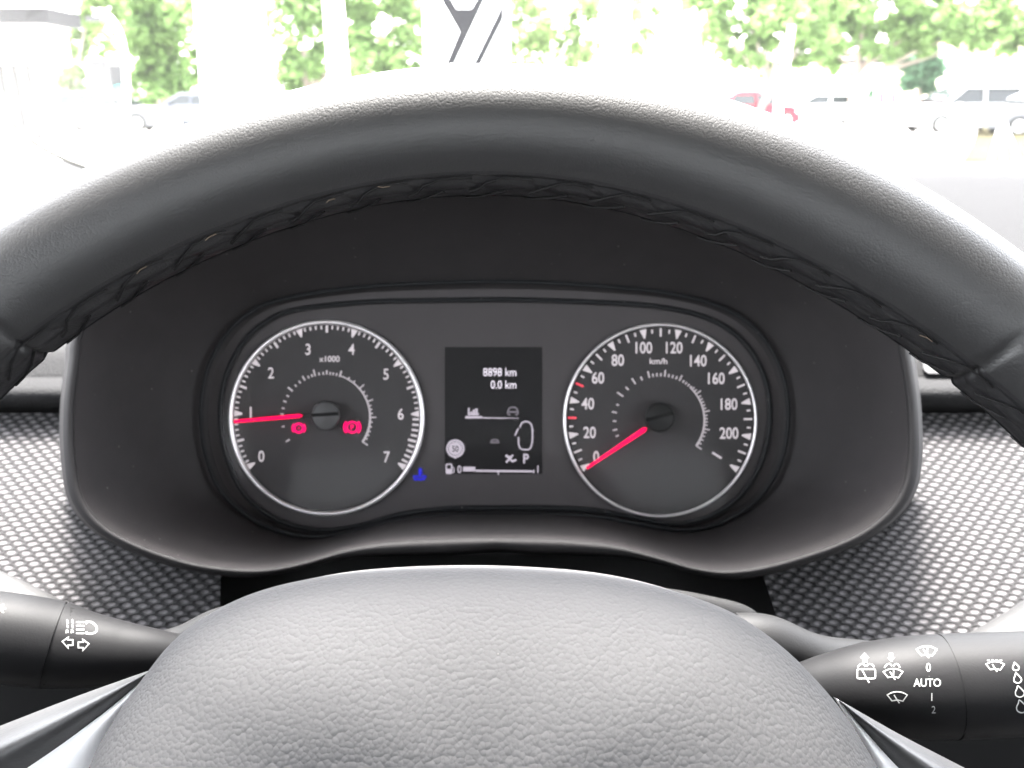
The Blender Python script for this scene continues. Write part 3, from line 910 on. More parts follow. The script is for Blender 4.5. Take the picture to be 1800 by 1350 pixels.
mb = MB(); mb.grid(lambda u, v: PX(-700 + 3300 * u, 1150 + 700 * v, .40 - .02 * v), 12, 8); mb.build('knee_shade_panel', M['gap'], dash)  # near-black sheet stands in for the shade under the stalks

# ================================================================== INSTRUMENT CLUSTER
DF = .42
cl = empty('instrument_cluster', PX(870, 920, DF), 'black hooded instrument cluster with two round dials and a small screen', 'instrument cluster')
CM = lambda x, y, l: PX(x, y, DF - l)
CX, CY = 870, 740
NA = 300
angs = [2 * math.pi * k / NA for k in range(NA)]
gog = catmull([(520, 545), (640, 532), (760, 529), (900, 528), (1040, 532), (1160, 540), (1250, 562), (1310, 605), (1345, 670), (1352, 740), (1338, 810), (1300, 872),
               (1240, 910), (1180, 920), (1110, 908), (1040, 896), (960, 892), (870, 892), (790, 893), (710, 903), (640, 922), (565, 932), (490, 914), (430, 868), (398, 800), (388, 730), (398, 660), (430, 600), (470, 565)], 10)
lip = catmull([(150, 580), (140, 640), (131, 720), (133, 800), (147, 875), (188, 925), (255, 960), (340, 987), (420, 998), (480, 997), (540, 985), (620, 962), (700, 951), (800, 946), (900, 945),
               (1000, 948), (1080, 957), (1150, 975), (1210, 993), (1270, 1001), (1340, 993), (1430, 968), (1500, 940), (1550, 905), (1583, 860), (1595, 800), (1594, 720), (1585, 650),
               (1570, 580), (1530, 480), (1440, 400), (1300, 340), (1100, 305), (870, 295), (640, 305), (450, 340), (310, 400), (210, 480)], 8)
rg, rl = polar(gog, CX, CY, angs), polar(lip, CX, CY, angs)
def cpt(r, a, d): return PX(CX + r * math.cos(a), CY + r * math.sin(a), d)
DL = .352
def lipw(a):      # visible width of the lip in px
    s, c = math.sin(a), math.cos(a)
    return 20 + 12 * max(0, s) * min(1, abs(c) * 1.6)
mb = MB()
prof_f = []
for t in range(13):
    k = t / 12
    prof_f.append(k)
def hood_f(u, v):
    i = round(u * NA) % NA
    a = angs[i]
    k = v
    # funnel from the dial recess to the lip, slightly hollow
    rad = rg[i] + (rl[i] * (DL / DL) - rg[i]) * (k ** .85)
    return cpt(rad, a, DF + .004 - (DF + .004 - DL) * k)
mb.grid(hood_f, NA, 24, cu=True)
mb.build('hood', M['hood'], cl, angle=60)
# rounded lip and the outer skin of the hood
mb = MB()
def hood_l(u, v):
    i = round(u * NA) % NA
    a = angs[i]
    wd = lipw(a)
    if v <= .5:
        ph = math.pi * (v / .5)
        return cpt(rl[i] + wd / 2 * (1 - math.cos(ph)), a, DL - .0035 * math.sin(ph))
    k = (v - .5) / .5
    p = cpt(rl[i] + wd + 6 * k * (1 if math.sin(a) > -.2 else 0.2), a, DL + .085 * k)
    # the top of the hood runs on forward into the dashboard
    return p + Vector((0, .34, -.055)) * (k * k * min(1, max(0, -2.5 * (math.sin(a) + .42))))
mb.grid(hood_l, NA, 24, cu=True)
mb.build('hood_lip', M['lip'], cl, angle=60)
# face panel
mb = MB()
mb.grid(lambda u, v: cpt((rg[round(u * NA) % NA] + 34) * v if v > 0 else .01, angs[round(u * NA) % NA], DF), NA, 4, cu=True)
mb.build('face_panel', M['face'], cl)
mb = MB(); mb.tube([cpt(rg[i] + 1, angs[i], DF - .002) for i in range(0, NA, 2)], .0013, 8, closed=True); mb.build('gasket', M['gasket'], cl)
mb = MB(); mb.tube([cpt(rg[i] + (rl[i] - rg[i]) * .10 + 9, angs[i], DF - .0075) for i in range(0, NA, 2)], .0011, 8, closed=True); mb.build('gasket', M['gasket'], cl)

def dial(name, cx, cy, rout, ringr, label, hubm):
    mb = MB(); N_ = 96
    mb.grid(lambda u, v: CM(cx + (rout - 4) * v * math.cos(2 * math.pi * u), cy + (rout - 4) * v * math.sin(2 * math.pi * u), .0006), N_, 3, cu=True)
    o = mb.build(name, M['dial'], cl, loc=CM(cx, cy, .0006))
    o['label'] = label
    mb = MB(); mb.tube([CM(cx + (rout - ringr) * math.cos(2 * math.pi * k / N_), cy + (rout - ringr) * math.sin(2 * math.pi * k / N_), .0022) for k in range(N_)], ringr * DF / F, 12, closed=True)
    mb.build('bezel_ring', M['ring'], o)
    return o
def tri(ik, cx, cy, ang, r0, r1, wd):
    a = R(ang); c, s = math.cos(a), -math.sin(a)
    ik.poly([(cx + r0 * c - s * wd / 2, cy + r0 * s + c * wd / 2), (cx + r0 * c + s * wd / 2, cy + r0 * s - c * wd / 2), (cx + r1 * c + s * 1.2, cy + r1 * s - c * 1.2), (cx + r1 * c - s * 1.2, cy + r1 * s + c * 1.2)])
def tick(ik, cx, cy, ang, r0, r1, wd):
    a = R(ang); c, s = math.cos(a), -math.sin(a)
    ik.line(cx + r0 * c, cy + r0 * s, cx + r1 * c, cy + r1 * s, wd)
def needle(o, cx, cy, tip, root, w0, w1, lift, tail=None):
    dx, dy = tip[0] - root[0], tip[1] - root[1]
    L = math.hypot(dx, dy); tx, ty = dx / L, dy / L
    mb = MB(); nseg = 12
    def f(u, v):
        k = u
        wd = w0 + (w1 - w0) * k
        if k < .06: wd *= math.sqrt(max(0.02, 1 - ((.06 - k) / .06) ** 2))
        a = math.pi * v
        off = -math.cos(a) * wd / 2
        return CM(root[0] + dx * k - ty * off, root[1] + dy * k + tx * off, lift + .0011 * math.sin(a))
    mb.grid(f, 24, 8)
    return mb.build('needle', M['needle'], o)
def hub(o, cx, cy, r, m, slot):
    mb = MB()
    pr = [(1.0, .001), (1.0, .0078), (.96, .0088), (.85, .0092), (0.0, .0094)]
    mb.grid(lambda u, v: CM(cx + r * pr[round(v * 4)][0] * math.cos(2 * math.pi * u), cy + r * pr[round(v * 4)][0] * math.sin(2 * math.pi * u), pr[round(v * 4)][1]), 40, 4, cu=True)
    h = mb.build('hub_cap', m, o)
    ik = Ink(); ik.line(cx - r * .96, cy + slot[0], cx + r * .9, cy + slot[1], 6); ik.build('slot', M['gap'], h, CM, lift=.0097)

# --- tachometer
TX, TY = 574.1, 734.7
ta = dial('tachometer', TX, TY, 172.7, 4.3, 'left dial, rev counter 0 to 7 with a thicker bright silver ring', M['hub'])
ik = Ink()
A0, DA = 212.0, 34.9
for k in range(8):
    tri(ik, TX, TY, A0 - DA * k, 163, 148.5, 12)
for k in range(70):
    a = A0 - DA * k / 10
    if k % 10 == 0: continue
    red = k > 60
    if k % 5 == 0: tick(ik, TX, TY, a, 163, 148 if red else 150, 4.2)
    else: tick(ik, TX, TY, a, 163, 151 if red else 156, 3.8 if red else 3.0)
ik.build('tick_marks', M['dial_print'], ta, CM, lift=.0010)
ik = Ink()
for s, x, y in (('0', 268, 882), ('1', 205, 622), ('2', 325, 388), ('3', 545, 248), ('4', 803, 248), ('5', 1007, 395), ('6', 1095, 632), ('7', 1012, 886)):
    ik.text(s, 380 + x / 3.375, 540 + y / 3.375, 20, .84, .012)
ik.text('x1000', 579, 630.5, 10.5, width=36, bold=.015)
ik.build('numerals', M['dial_print'], ta, CM, lift=.0010)
ik = Ink()
ex, ey, er = TX - .5, TY - 1, 78
eco = [(211, 8), (192, 5), (176, 6), (168, 5), (159, 6), (151, 5), (142, 11), (134, 5), (127, 5.5), (120, 9), (114, 5), (109, 5.5), (105, 12), (99.5, 5), (94, 5), (89.5, 8), (85, 5), (81, 5), (76.5, 5), (72, 11)]
for a, l in eco: tick(ik, ex, ey, a, er - 3, er - 3 + l, 2.8)
ik.arc(ex, ey, er - 1, 72, -34, 2.0, 40, 4.0)
for k, a in enumerate((60, 52, 41, 34, 28, 21, 15, 10, 5, 0, -6, -12, -18, -23, -28, -34)):
    tick(ik, ex, ey, a, er - 2, er + (10 if a in (41, 0, 21, -34) else 4), 2.4)
ik.build('economy_scale', M['dial_print_dim'], ta, CM, lift=.0010)
needle(ta, TX, TY, (411, 741), (532, 730.5), 7.5, 6, .0062)
hub(ta, 572, 731, 25.5, M['hub'], (-1, -4))
mb = MB(); mb.grid(lambda u, v: CM(530 + 36 * u, 731 + (-4 + 8 * v), .0062), 2, 2); mb.build('needle_root', M['hub_dark'], ta)
# red brake symbols
ik = Ink()
bx, by = 380 + 490 / 3.375, 540 + 717 / 3.375
ik.circle(bx, by, 7.6, 4.2, 24); ik.disc(bx, by, 1.8, 8); ik.arc(bx, by, 11.6, 140, 220, 2.4, 8); ik.arc(bx, by, 11.6, -40, 40, 2.4, 8)
ik.build('brake_lamp', M['lamp_red'], ta, CM, lift=.0014)
ik = Ink()
bx, by = 380 + 807 / 3.375, 540 + 712 / 3.375
ik.circle(bx, by, 9.4, 3.6, 24); ik.arc(bx, by, 14.2, 135, 225, 3.6, 8); ik.arc(bx, by, 14.2, -45, 45, 3.6, 8)
ik.text('P', bx, by, 10, .9, .03)
ik.build('parking_brake_lamp', M['lamp_red'], ta, CM, lift=.0014)

# --- speedometer
SX, SY = 1160.3, 738.8
spd = dial('speedometer', SX, SY, 171, 2.9, 'right dial, speedometer 0 to 200 km/h with its needle resting on 0', M['hub_dark'])
ik, ikr = Ink(), Ink()
A0, DA = 211.7, 22.2
for k in range(12): tri(ik, SX, SY, A0 - DA * k, 162, 146, 12.5)
for k in range(44):
    if k % 4 == 0: continue
    a = A0 - DA * k / 4
    if k % 2 == 0:
        (tick(ikr, SX, SY, a, 162, 147, 3.4) if k in (6, 10) else tick(ik, SX, SY, a, 162, 147, 3.4))
    else: tick(ik, SX, SY, a, 160, 153, 3.0)
tick(ik, SX, SY, -31.7, 108, 127, 3.6)
ik.build('tick_marks', M['dial_print'], spd, CM, lift=.0010)
ikr.build('red_tick_marks', M['red_print'], spd, CM, lift=.0010)
ik = Ink()
for s, x, y in (('0', 297, 885), ('20', 258, 741), ('40', 247, 570), ('60', 308, 417), ('80', 425, 312), ('100', 580, 238), ('120', 760, 238), ('140', 903, 315), ('160', 1010, 420), ('180', 1085, 573), ('200', 1085, 745)):
    ik.text(s, 960 + x / 3.375, 540 + y / 3.375, 20.5, .80, .016)
ik.text('km/h', 1157.5, 634.5, 10.5, width=31, bold=.015)
ik.build('numerals', M['dial_print'], spd, CM, lift=.0010)
ik = Ink()
eco = [(209 - 9, 6), (192, 8), (181, 6), (170, 9), (160, 5), (147, 13), (136, 7), (124, 12), (114, 7), (104, 12), (99, 6), (94, 6), (89, 6), (84, 12), (79, 6), (74, 6), (69, 6), (64, 11), (59, 5), (55, 5), (51, 5), (47, 5)]
for a, l in eco: tick(ik, SX, SY, a, 77, 77 + l, 2.9)
ik.arc(SX, SY, 78, 48, -35, 2.2, 40, 4.0)
for k, a in enumerate((44, 40, 36, 31, 27, 23, 19, 15, 11, 6, 2, -2, -6, -11, -15, -20, -25, -30, -35)):
    tick(ik, SX, SY, a, 77, 80 + (9 if a in (36, 11, -11, -35) else 4), 2.4)
ik.build('economy_scale', M['dial_print_dim'], spd, CM, lift=.0010)
needle(spd, SX, SY, (1031, 823), (1137, 752), 9.5, 5, .0062)
hub(spd, SX, SY - 5, 26, M['hub_dark'], (5, -8))

# --- centre screen
mb = MB(); mb.grid(lambda u, v: CM(782 + 171 * u, 610 + 223 * v, .0004), 4, 4)
scr = mb.build('display_screen', M['screen'], cl, loc=CM(868, 720, .0004))
z = lambda x, y: (740 + x / 4.5, 580 + y / 4.5)
ik, dm = Ink(), Ink()
ik.text('8898 km', 907.5, 653.5, 15, .82, .0, align='r'); ik.text('0.0 km', 907.5, 675.5, 15, .82, .0, align='r')
ik.build('odometer_figures', M['odometer'], scr, CM, lift=.0008)
ik = Ink()
# small bar graph symbol on its underline
for k, (h, wd) in enumerate(((13, 3), (7, 3), (10, 4), (12, 4))):
    x = 824 + k * 4.6; ik.line(x, 730, x, 730 - h, wd)
ik.line(818, 733.5, 848, 733.5, 4.2); ik.stroke([(849, 734.5), (880, 735), (912, 735)], [2.2, 2, .8])
ik.stroke([(823, 728), (842, 728)], 3)
# car seen from above with its door open
cpts = catmull([(914, 752), (917, 744), (924, 741), (931, 743), (935, 750), (936, 765), (935, 780), (931, 789), (924, 790.5), (916, 789), (912, 782), (911.5, 768)], 4, False)
ik.stroke(cpts, 2.6); ik.line(911, 753, 905, 766, 2.6)
ik.disc(936.5, 757, 2, 8)
ik.disc(800.4, 788.5, 14.6); ik.circle(800.4, 788.5, 15.4, 1.6); ik.poly([(795, 802), (806, 802), (800, 807)])
ik.stroke([(889.5, 813), (896, 806), (901, 811), (908, 808)], 3.6); ik.stroke([(889, 800), (894, 804), (899, 803)], 4.5); ik.line(897, 806, 902, 799, 3)
ik.text('P', 924.8, 805.5, 17, .9, .025)
ik.stroke(rrect(784.5, 816, 794, 832, 1.5, 2), 2.4, True); ik.poly([(785, 824), (793.5, 824), (793.5, 832), (785, 832)]); ik.stroke([(794, 820), (798, 823), (798, 830), (796, 831)], 1.6)
ik.text('0', 807.5, 824.5, 13.5, .82, .015); ik.text('1', 945.5, 824.5, 13.5, .82, .015)
ik.poly([(814, 820.5), (835.5, 820.5), (835.5, 828.5), (814, 828.5)]); ik.stroke([(836, 827.6), (936, 828.6)], 3.6); ik.line(876, 830, 876, 835, 2.4); ik.line(938, 826, 938, 832, 2.6)
ik.build('screen_symbols', M['pixel'], scr, CM, lift=.0008)
dk = Ink(); dk.text('50', 800.4, 788.5, 11, .8, .01); dk.circle(800.4, 788.5, 12, .9); dk.build('speed_limit_figures', M['screen'], scr, CM, lift=.00125)
dm.stroke([(892, 728), (894, 719), (898, 716), (905, 716), (909, 719), (911, 728)], 3); dm.line(891, 724, 912, 724, 3.4); dm.line(893, 729, 897, 729, 3); dm.line(906, 729, 910, 729, 3)
dm.stroke([(863, 778), (865, 773), (874, 773), (877, 778)], 2.4); dm.line(862, 777.5, 878, 777.5, 3)
dm.build('dim_screen_symbols', M['pixel_dim'], scr, CM, lift=.0008)
# blue coolant lamp
ik = Ink()
ik.line(738, 823, 738, 838, 4); ik.line(739, 826, 743, 826, 2); ik.line(739, 831, 743, 831, 2)
ik.stroke([(726, 836), (729, 838.5), (732, 836.5), (735, 838.5)], 2.4); ik.stroke([(741, 838.5), (744, 836.5), (747, 838.5), (749.5, 836.5)], 2.4)
ik.stroke([(727, 841.5), (731, 843.5), (735, 841.5), (739, 843.5), (743, 841.5), (747, 843)], 2.6)
ik.build('coolant_lamp', M['lamp_blue'], cl, CM, lift=.0008)
# clear lens over everything
mb = MB()
mb.grid(lambda u, v: cpt((rg[round(u * NA) % NA] + 1.5) * v if v > 0 else .01, angs[round(u * NA) % NA], DF - .0125), NA, 6, cu=True)
mb.build('lens', M['lens'], cl)

# ================================================================== STEERING COLUMN
# shroud on top of the column
col = empty('steering_column', PX(870, 1120, .32), 'dark plastic steering column shroud behind the airbag cover', 'steering column')
top = catmull([(330, 1120), (380, 1088), (440, 1062), (560, 1036), (720, 1024), (870, 1020), (1020, 1022), (1170, 1034), (1260, 1050), (1310, 1064), (1340, 1085), (1390, 1130)], 6, False)
mb = MB()
def shr(u, v):
    x, y = top[round(u * (len(top) - 1))]
    if v < .5:
        k = v / .5
        return PX(x, y + 14 * (1 - k), .40 - .09 * k)
    k = (v - .5) / .5
    return PX(x + (870 - x) * .03 * k, y + 6 * math.sin(k * 1.5) + 110 * k * k, .31 - .006 * math.sin(k * math.pi / 2))
mb.grid(shr, len(top) - 1, 16)
mb.build('upper_shroud', M['shroud'], col)
def boot(path, nm='stalk_boot'):
    mb = MB()
    P = catmull(path, 6, False)
    mb.tube([PX(x, y, d) for x, y, r, d in P], [r / F * d for x, y, r, d in P], 24)
    mb.build(nm, M['boot'], col)
boot([(520, 1108, 34, .30), (450, 1106, 44, .30), (390, 1112, 44, .30), (330, 1136, 40, .30), (280, 1146, 34, .298)])
boot([(1290, 1120, 42, .285), (1350, 1130, 48, .285), (1430, 1163, 48, .29), (1520, 1185, 58, .30), (1580, 1195, 58, .30)])

def stalk(name, label, pathA, pathB, gap):
    a0 = PX(*gap)
    t = empty(name, a0, label, 'stalk')
    out = []
    for nm, path in (('lever', pathA), ('rotary_end', pathB)):
        mb = MB()
        P = catmull(path, 8, False)
        rr = [r / F * d for x, y, r, d in P]
        mb.tube([PX(x, y, d) for x, y, r, d in P], rr, 48)
        o = mb.build(nm, M['stalk'], t)
        out.append((o, mb.bvh()))
    return t, out
def surf(bvhs):
    def mp(x, y, lift):
        d = (PX(x, y, 1) - EYE).normalized()
        best = None
        for b in bvhs:
            hit, nrm, _, dist = b.ray_cast(EYE, d)
            if hit is not None and (best is None or dist < best[2]): best = (hit, nrm, dist)
        if best is None: return None
        nrm = best[1] if best[1].dot(d) < 0 else -best[1]
        return best[0] + nrm * lift
    return mp

# --- left stalk: lights and indicators
tl, pl_ = stalk('indicator_stalk', 'light and indicator stalk at the left with white headlamp and arrow symbols',
                [(98, 1133.5, 74, .28), (140, 1141, 66, .281), (200, 1147, 56, .283), (265, 1150, 44, .286), (330, 1156, 36, .292), (380, 1160, 34, .30), (450, 1166, 34, .31)],
                [(-260, 1080, 74, .262), (-100, 1108, 78, .27), (20, 1122, 76.5, .2755), (94, 1132.8, 74.5, .2795)], (96, 1133, .28))
lev, knob = pl_[0], pl_[1]
mb = MB(); mb.tube([PX(92, 1132.4, .2794), PX(100, 1133.8, .2802)], 72.6 / F * .28, 40); mb.build('gap_ring', M['gap'], tl)
ik = Ink()
zz = lambda x, y: (x / 3.375, 950 + y / 3.375)
def zs(ik, pts, wd, closed=False): ik.stroke([zz(x, y) for x, y in pts], wd, closed)
for k in range(4):
    y = 486 + 22 * k
    zs(ik, [(452, y), (500, y)], 2.0)
zs(ik, catmull([(512, 484), (545, 488), (570, 510), (574, 528), (566, 545), (540, 555), (512, 553)], 4, False) , 2.6); zs(ik, [(512, 480), (512, 557)], 2.4)
for sx in (0, 30):
    for k in range(3):
        y = 470 + 28 * k
        zs(ik, [(398 + sx, y + 4), (403 + sx, y + 22)], 2.3)
    zs(ik, [(392 + sx, 552), (398 + sx, 470)], 1.0)
ar = [(370, 600), (405, 575), (403, 590), (432, 590), (432, 622), (403, 622), (405, 640)]
zs(ik, ar, 2.1, True)
zs(ik, [(895 - x + 2, y + 14) for x, y in ar], 2.1, True)
ik.build('symbols', M['print'], lev[0], surf([lev[1]]), lift=.00012, step=.000004)
ik = Ink()
for k in range(4):
    a = R(k * 45); ik.line(-2 - 12 * math.cos(a), 1070 - 10 * math.sin(a), -2 + 12 * math.cos(a), 1070 + 10 * math.sin(a), 2.2)
ik.disc(-2, 1070, 5, 12)
ik.build('symbols', M['print'], knob[0], surf([knob[1]]), lift=.00012, step=.000004)

# --- right stalk: wipers
tr, pr_ = stalk('wiper_stalk', 'wiper stalk at the right printed with wiper symbols, AUTO, 1 and 2',
                [(1395, 1212, 40, .275), (1450, 1211, 58, .272), (1520, 1210, 76, .269), (1600, 1208, 86, .267), (1661, 1206, 88, .266)],
                [(1665, 1206, 88.5, .2658), (1740, 1203, 88, .264), (1830, 1198, 86, .262), (2000, 1185, 80, .258)], (1663, 1206, .266))
lev, knob = pr_[0], pr_[1]
mb = MB(); mb.tube([PX(1659, 1206, .2662), PX(1668, 1206, .2656)], 86.4 / F * .266, 40); mb.build('gap_ring', M['gap'], tr)
zr = lambda x, y: (1350 + x / 3.858, 1000 + y / 3.858)
def rs(ik, pts, wd, closed=False): ik.stroke([zr(x, y) for x, y in pts], wd, closed)
def wiper(ik, cx, cy, s=1.0, blades=1, wd=1.9):
    """fan-shaped windscreen with its blade, in zoom pixels round cx,cy"""
    up = catmull([(-68, -14), (-35, -30), (0, -35), (35, -30), (68, -14)], 3, False)
    lo = [(38, 28), (0, 20), (-36, 26)]
    rs(ik, [(cx + x * s, cy + y * s) for x, y in up + lo], wd, True)
    rs(ik, [(cx + 14 * s, cy + 42 * s), (cx - 22 * s, cy - 14 * s)], wd)
    if blades > 1: rs(ik, [(cx + 2 * s, cy + 20 * s), (cx + 4 * s, cy - 24 * s)], wd)
ik = Ink()
wiper(ik, 1076, 562, 1.0, 2)
ik.text('0', *zr(1087, 667), 15, .85, .008)
ik.text('AUTO', *zr(1079, 770), 14.5, width=48, bold=.008)
ik.text('1', *zr(1110, 866), 14, .85, .01)
ik.text('2', *zr(1122, 952), 13.5, .85, .0)
wiper(ik, 876, 868, 1.0, 1)
wiper(ik, 848, 712, .96, 2)
rs(ik, catmull([(790, 672), (805, 652), (825, 645), (840, 660)], 3, False), 2.2); rs(ik, catmull([(850, 662), (862, 648), (880, 648), (895, 672)], 3, False), 2.2)
ik.poly([zr(x, y) for x, y in ((822, 575), (848, 575), (846, 602), (860, 602), (836, 632), (812, 602), (824, 602))])
rs(ik, rrect(606, 682, 728, 744, 10, 3), 2.2, True); rs(ik, [(686, 772), (640, 690)], 2.0)
rs(ik, catmull([(610, 668), (625, 650), (648, 648), (662, 664)], 3, False), 2.2); rs(ik, catmull([(670, 664), (682, 648), (705, 650), (720, 668)], 3, False), 2.2)
ik.poly([zr(x, y) for x, y in ((644, 636), (674, 636), (672, 606), (686, 606), (655, 572), (626, 606), (642, 606))])
ik.build('symbols', M['print'], lev[0], surf([lev[1]]), lift=.00012, step=.000004)
ik = Ink()
wiper(ik, 1540, 660, .9, 1)
for k in range(4): rs(ik, [(1486 + 28 * k, 622), (1502 + 28 * k, 621)], 2)
for x, y, s in ((1680, 664, .8), (1692, 742, 1.0), (1706, 832, 1.15), (1718, 932, 1.3)):
    rs(ik, [(x + 34 * s * px_, y + 34 * s * py_) for px_, py_ in catmull([(-.35, -1), (.3, -.45), (.75, .15), (.6, .7), (0, .95), (-.65, .65), (-.75, .05), (-.5, -.5)], 3)], 2.1, True)
ik.build('symbols', M['print'], knob[0], surf([knob[1]]), lift=.00012, step=.000004)

# ================================================================== STEERING WHEEL
Q = [-0.00317, 0.19514, -0.10043, 0.18009, -0.00322, 0.0041, 0.02215, 0.00262, -0.00436, -0.01235, -0.0017, 0.00139, 0.0024, -0.0012]
C0 = Vector(Q[:3]); tt = Q[3]
VU, VV = Vector((1, 0, 0)), Vector((0, math.sin(tt), math.cos(tt)))
VN = Vector((0, -math.cos(tt), math.sin(tt)))          # towards the driver
def rimc(a):
    s = max(-1.15, min(1.15, (a - math.pi / 2)))
    Rr = .170 + Q[4] * s ** 2 + Q[5] * s ** 3 + Q[6] * s ** 4 + Q[7] * s + Q[8] * s ** 5 + Q[9] * s ** 6
    rr = .0168 + Q[10] * s + Q[11] * s ** 2 + Q[12] * s ** 3 + Q[13] * s ** 4
    return C0 + (VU * math.cos(a) + VV * math.sin(a)) * Rr, rr
sw = empty('steering_wheel', W(C0), 'black leather steering wheel with braided seam and grey airbag cover', 'steering wheel')
NR, NS = 720, 56
def ang_of(px):      # rim angle whose inner edge is near photo column px
    return math.pi / 2 - math.asin(max(-1, min(1, (px - 875) / 1230)))
def wrapd(a, b): return abs((a - b + math.pi) % (2 * math.pi) - math.pi)
J1, J2 = R(136.6), R(42.0)                   # seams where the leather sections meet
def rim_r(a, rr):
    for J in (J1, J2):
        d = wrapd(a, J) * .17
        if d < .004: rr = rr - .0011 * math.exp(-(d / .0011) ** 2)
    return rr
# cross-section frame at angle a : e1 = toward the eye side (VN), e2 = toward the wheel centre
def rim_pt(a, ps, extra=0.0):
    c, rr = rimc(a)
    rad = VU * math.cos(a) + VV * math.sin(a)
    r2 = rim_r(a, rr) + extra
    # flattened slightly on the inside edge where the seam runs
    return W(c + VN * (math.cos(ps) * r2) - rad * (math.sin(ps) * r2))
SH = 17.0                                    # the seam faces down and in, out of the driver's sight line
PER = .0162                                  # pitch of the braid along the rim
def seam_h(a, psd):
    """height of the leather folds in the seam; psd in degrees round the section"""
    psd -= SH
    if psd < 51 or psd > 98: return 0.0
    s = a * .158 / PER
    h = -.0004
    if psd < 70:
        k = (psd - 52) / 18
        ph = (s + .45 * k) % 1.0
        if 0 < k < 1: h += .0006 * (math.sin(math.pi * ph) ** .7) * math.sin(math.pi * k) ** .6
    else:
        k = (psd - 70) / 24
        ph = (s + .5 + .4 * k) % 1.0
        if 0 < k < 1: h += .0004 * (math.sin(math.pi * ph) ** .7) * math.sin(math.pi * k) ** .6
    return h
mb = MB()
mb.grid(lambda u, v: rim_pt(2 * math.pi * u, R(98 + SH + (360 - 52) * v), 0), NR, NS, cu=True,
        uvfn=lambda u, v: (u * 1.07, v * .1))
rim = mb.build('rim', M['leather'], sw, angle=80)
mb = MB()
NR2 = 1440
A_LO, A_HI = R(10), R(170)
mb.grid(lambda u, v: rim_pt(A_LO + (A_HI - A_LO) * u, R(45 + SH + 54 * v), seam_h(A_LO + (A_HI - A_LO) * u, 45 + SH + 54 * v)), NR2, 36)
A2 = R(170)
mb.grid(lambda u, v: rim_pt(R(170) + R(200) * u, R(45 + SH + 54 * v), 0), 200, 6)
mb.build('seam_braid', M['seam_leather'], rim, angle=80)
# thread: runs along the upper edge, crosses down, runs along the lower edge
th = MB()
n = int((A_HI - A_LO) * .158 / PER)
for k in range(n):
    a0 = A_LO + k * PER / .158
    da = PER / .158
    j = lambda: random.uniform(-.05, .05)
    run = [(a0 + da * (.1 + j()), 52.5 + random.uniform(-1, 1)), (a0 + da * .35, 51.8), (a0 + da * .6, 52.5), (a0 + da * (.82 + j()), 58), (a0 + da * (1.0 + j()), 68), (a0 + da * 1.12, 72)]
    th.tube([rim_pt(a, R(p + SH), seam_h(a, p + SH) * .4 + .0004) for a, p in run], .0003, 6)
    run = [(a0 + da * (.55 + j()), 70), (a0 + da * .75, 78), (a0 + da * (1.0 + j()), 88), (a0 + da * 1.2, 92)]
    th.tube([rim_pt(a, R(p + SH), seam_h(a, p + SH) * .4 + .0004) for a, p in run], .0003, 6)
    if random.random() < .38 and R(40) < a0 < R(140):
        a1 = a0 + da * random.uniform(.1, .5); p1 = 51 + random.uniform(-1, 3)
        fr_ = MB(); fr_.tube([rim_pt(a1, R(p1 + SH), .0007), rim_pt(a1 + da * .1, R(p1 + SH - 1.5), .0012), rim_pt(a1 + da * random.uniform(.15, .3), R(p1 + SH + random.uniform(-3, 3)), .0009)], .00013, 5); fr_.build('loose_thread', M['frayed_thread'], rim)
th.build('stitching', M['thread'], rim)

# airbag cover: a cushion in the plane of the wheel
def wplane(px, py, off):
    """point on the plane parallel to the wheel, off metres towards the driver, seen at px,py (car frame)"""
    d = Vector(((px - 900) / F, 1.0, (675 - py) / F))
    o = C0 + VN * off
    t = o.dot(VN) / d.dot(VN)
    return d * t
out_px = [(160, 1350), (176, 1312), (200, 1270), (225, 1230), (258, 1185), (300, 1132), (350, 1090), (425, 1050), (520, 1022), (640, 1007), (790, 1001), (930, 1004), (1070, 1016), (1190, 1041), (1290, 1078),
          (1370, 1132), (1430, 1190), (1480, 1250), (1518, 1310), (1540, 1350), (1560, 1430), (1540, 1560), (1440, 1700), (1250, 1790), (870, 1830), (500, 1790), (300, 1700), (170, 1560), (140, 1430)]
OL = catmull(out_px, 8)
ACX, ACY = 860, 1400
NB = 220
aang = [2 * math.pi * k / NB for k in range(NB)]
ar_ = polar(OL, ACX, ACY, aang)
ab_c = wplane(ACX, ACY, -.012)
prs = [(-.045, 1.0), (-.03, 1.0), (-.012, 1.0)]
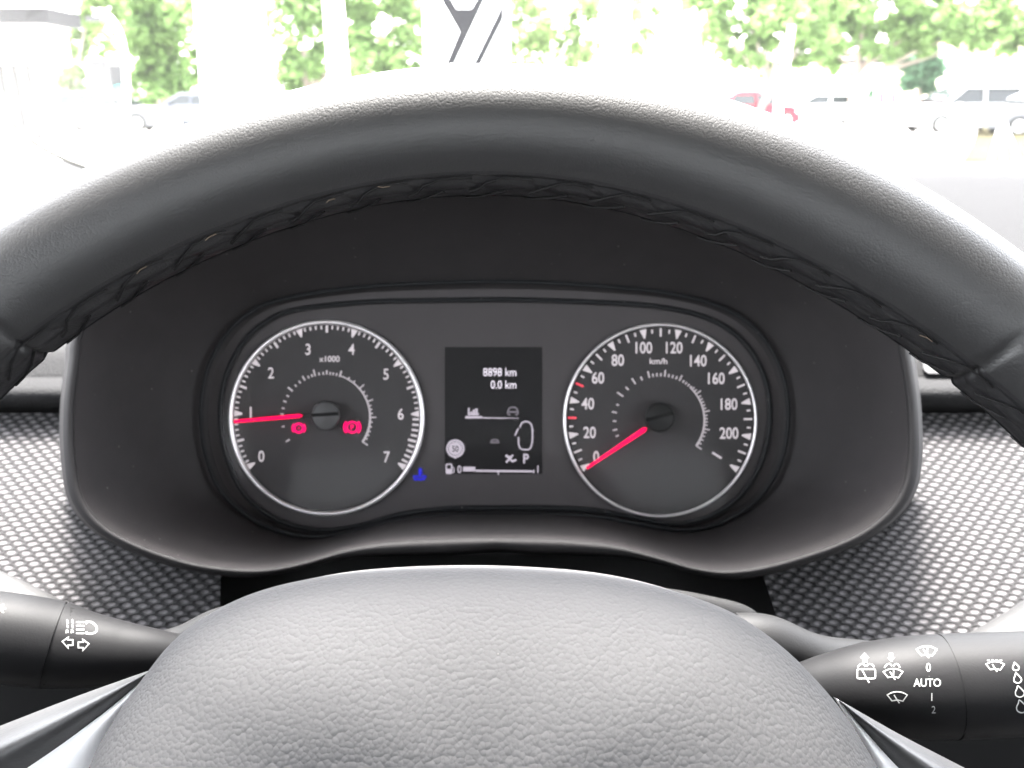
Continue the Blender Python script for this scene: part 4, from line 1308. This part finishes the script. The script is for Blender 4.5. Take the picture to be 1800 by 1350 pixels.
def airbag(u, v):
    i = round(u * NB) % NB
    e = wplane(ACX + ar_[i] * math.cos(aang[i]), ACY + ar_[i] * math.sin(aang[i]), -.012)
    if v < .12:
        return W(e - VN * (.035 * (1 - v / .12)))
    k = (v - .12) / .88
    k = k ** 1.3
    dist = (e - ab_c).length
    d = dist * k
    p = e.lerp(ab_c, k)
    wf = .05
    q = min(1, d / wf)
    h = .0265 * (1 - (1 - q) ** 2.3) ** .62 + .006 * (1 - (1 - min(1, d / .11)) ** 2)
    return W(p + VN * h)
mb = MB(); mb.grid(airbag, NB, 60, cu=True)
mb.build('airbag_cover', M['airbag'], sw, angle=80)

# satin trim strips beside the airbag, and the spokes
def wsheet(rows, off_fn, nm, m, nv=12, sm=8):
    """loft between two pixel curves in the wheel plane; off_fn(k) = height across"""
    A, B = catmull(rows[0], sm, False), catmull(rows[1], sm, False)
    n = len(A) - 1
    mb = MB()
    def f(u, v):
        i = round(u * n)
        x = A[i][0] + (B[i][0] - A[i][0]) * v; y = A[i][1] + (B[i][1] - A[i][1]) * v
        return W(wplane(x, y, off_fn(v)))
    mb.grid(f, n, nv)
    return mb.build(nm, m, sw, angle=70)
wsheet(([(290, 1165), (240, 1225), (190, 1300), (155, 1380), (130, 1470)], [(276, 1172), (205, 1235), (120, 1300), (40, 1355), (-60, 1420)]), lambda v: -.030 + .003 * math.sin(math.pi * v) + .003 * v, 'satin_trim', M['chrome'])
wsheet(([(1465, 1225), (1500, 1280), (1530, 1345), (1550, 1400), (1570, 1470)], [(1474, 1230), (1516, 1280), (1568, 1338), (1620, 1390), (1690, 1460)]), lambda v: -.030 + .003 * math.sin(math.pi * v) + .003 * v, 'satin_trim', M['chrome'])
wsheet(([(276, 1172), (205, 1235), (120, 1300), (40, 1355), (-60, 1420)], [(275, 1174), (140, 1222), (0, 1276), (-140, 1330), (-300, 1400)]), lambda v: -.0275 + .006 * math.sin(math.pi * v) - .012 * v ** 3, 'spoke', M['spoke'], 16)
wsheet(([(1474, 1230), (1516, 1280), (1568, 1338), (1620, 1390), (1690, 1460)], [(1478, 1232), (1580, 1290), (1700, 1352), (1830, 1420), (1950, 1480)]), lambda v: -.0275 + .006 * math.sin(math.pi * v) - .012 * v ** 3, 'spoke', M['spoke'], 16)
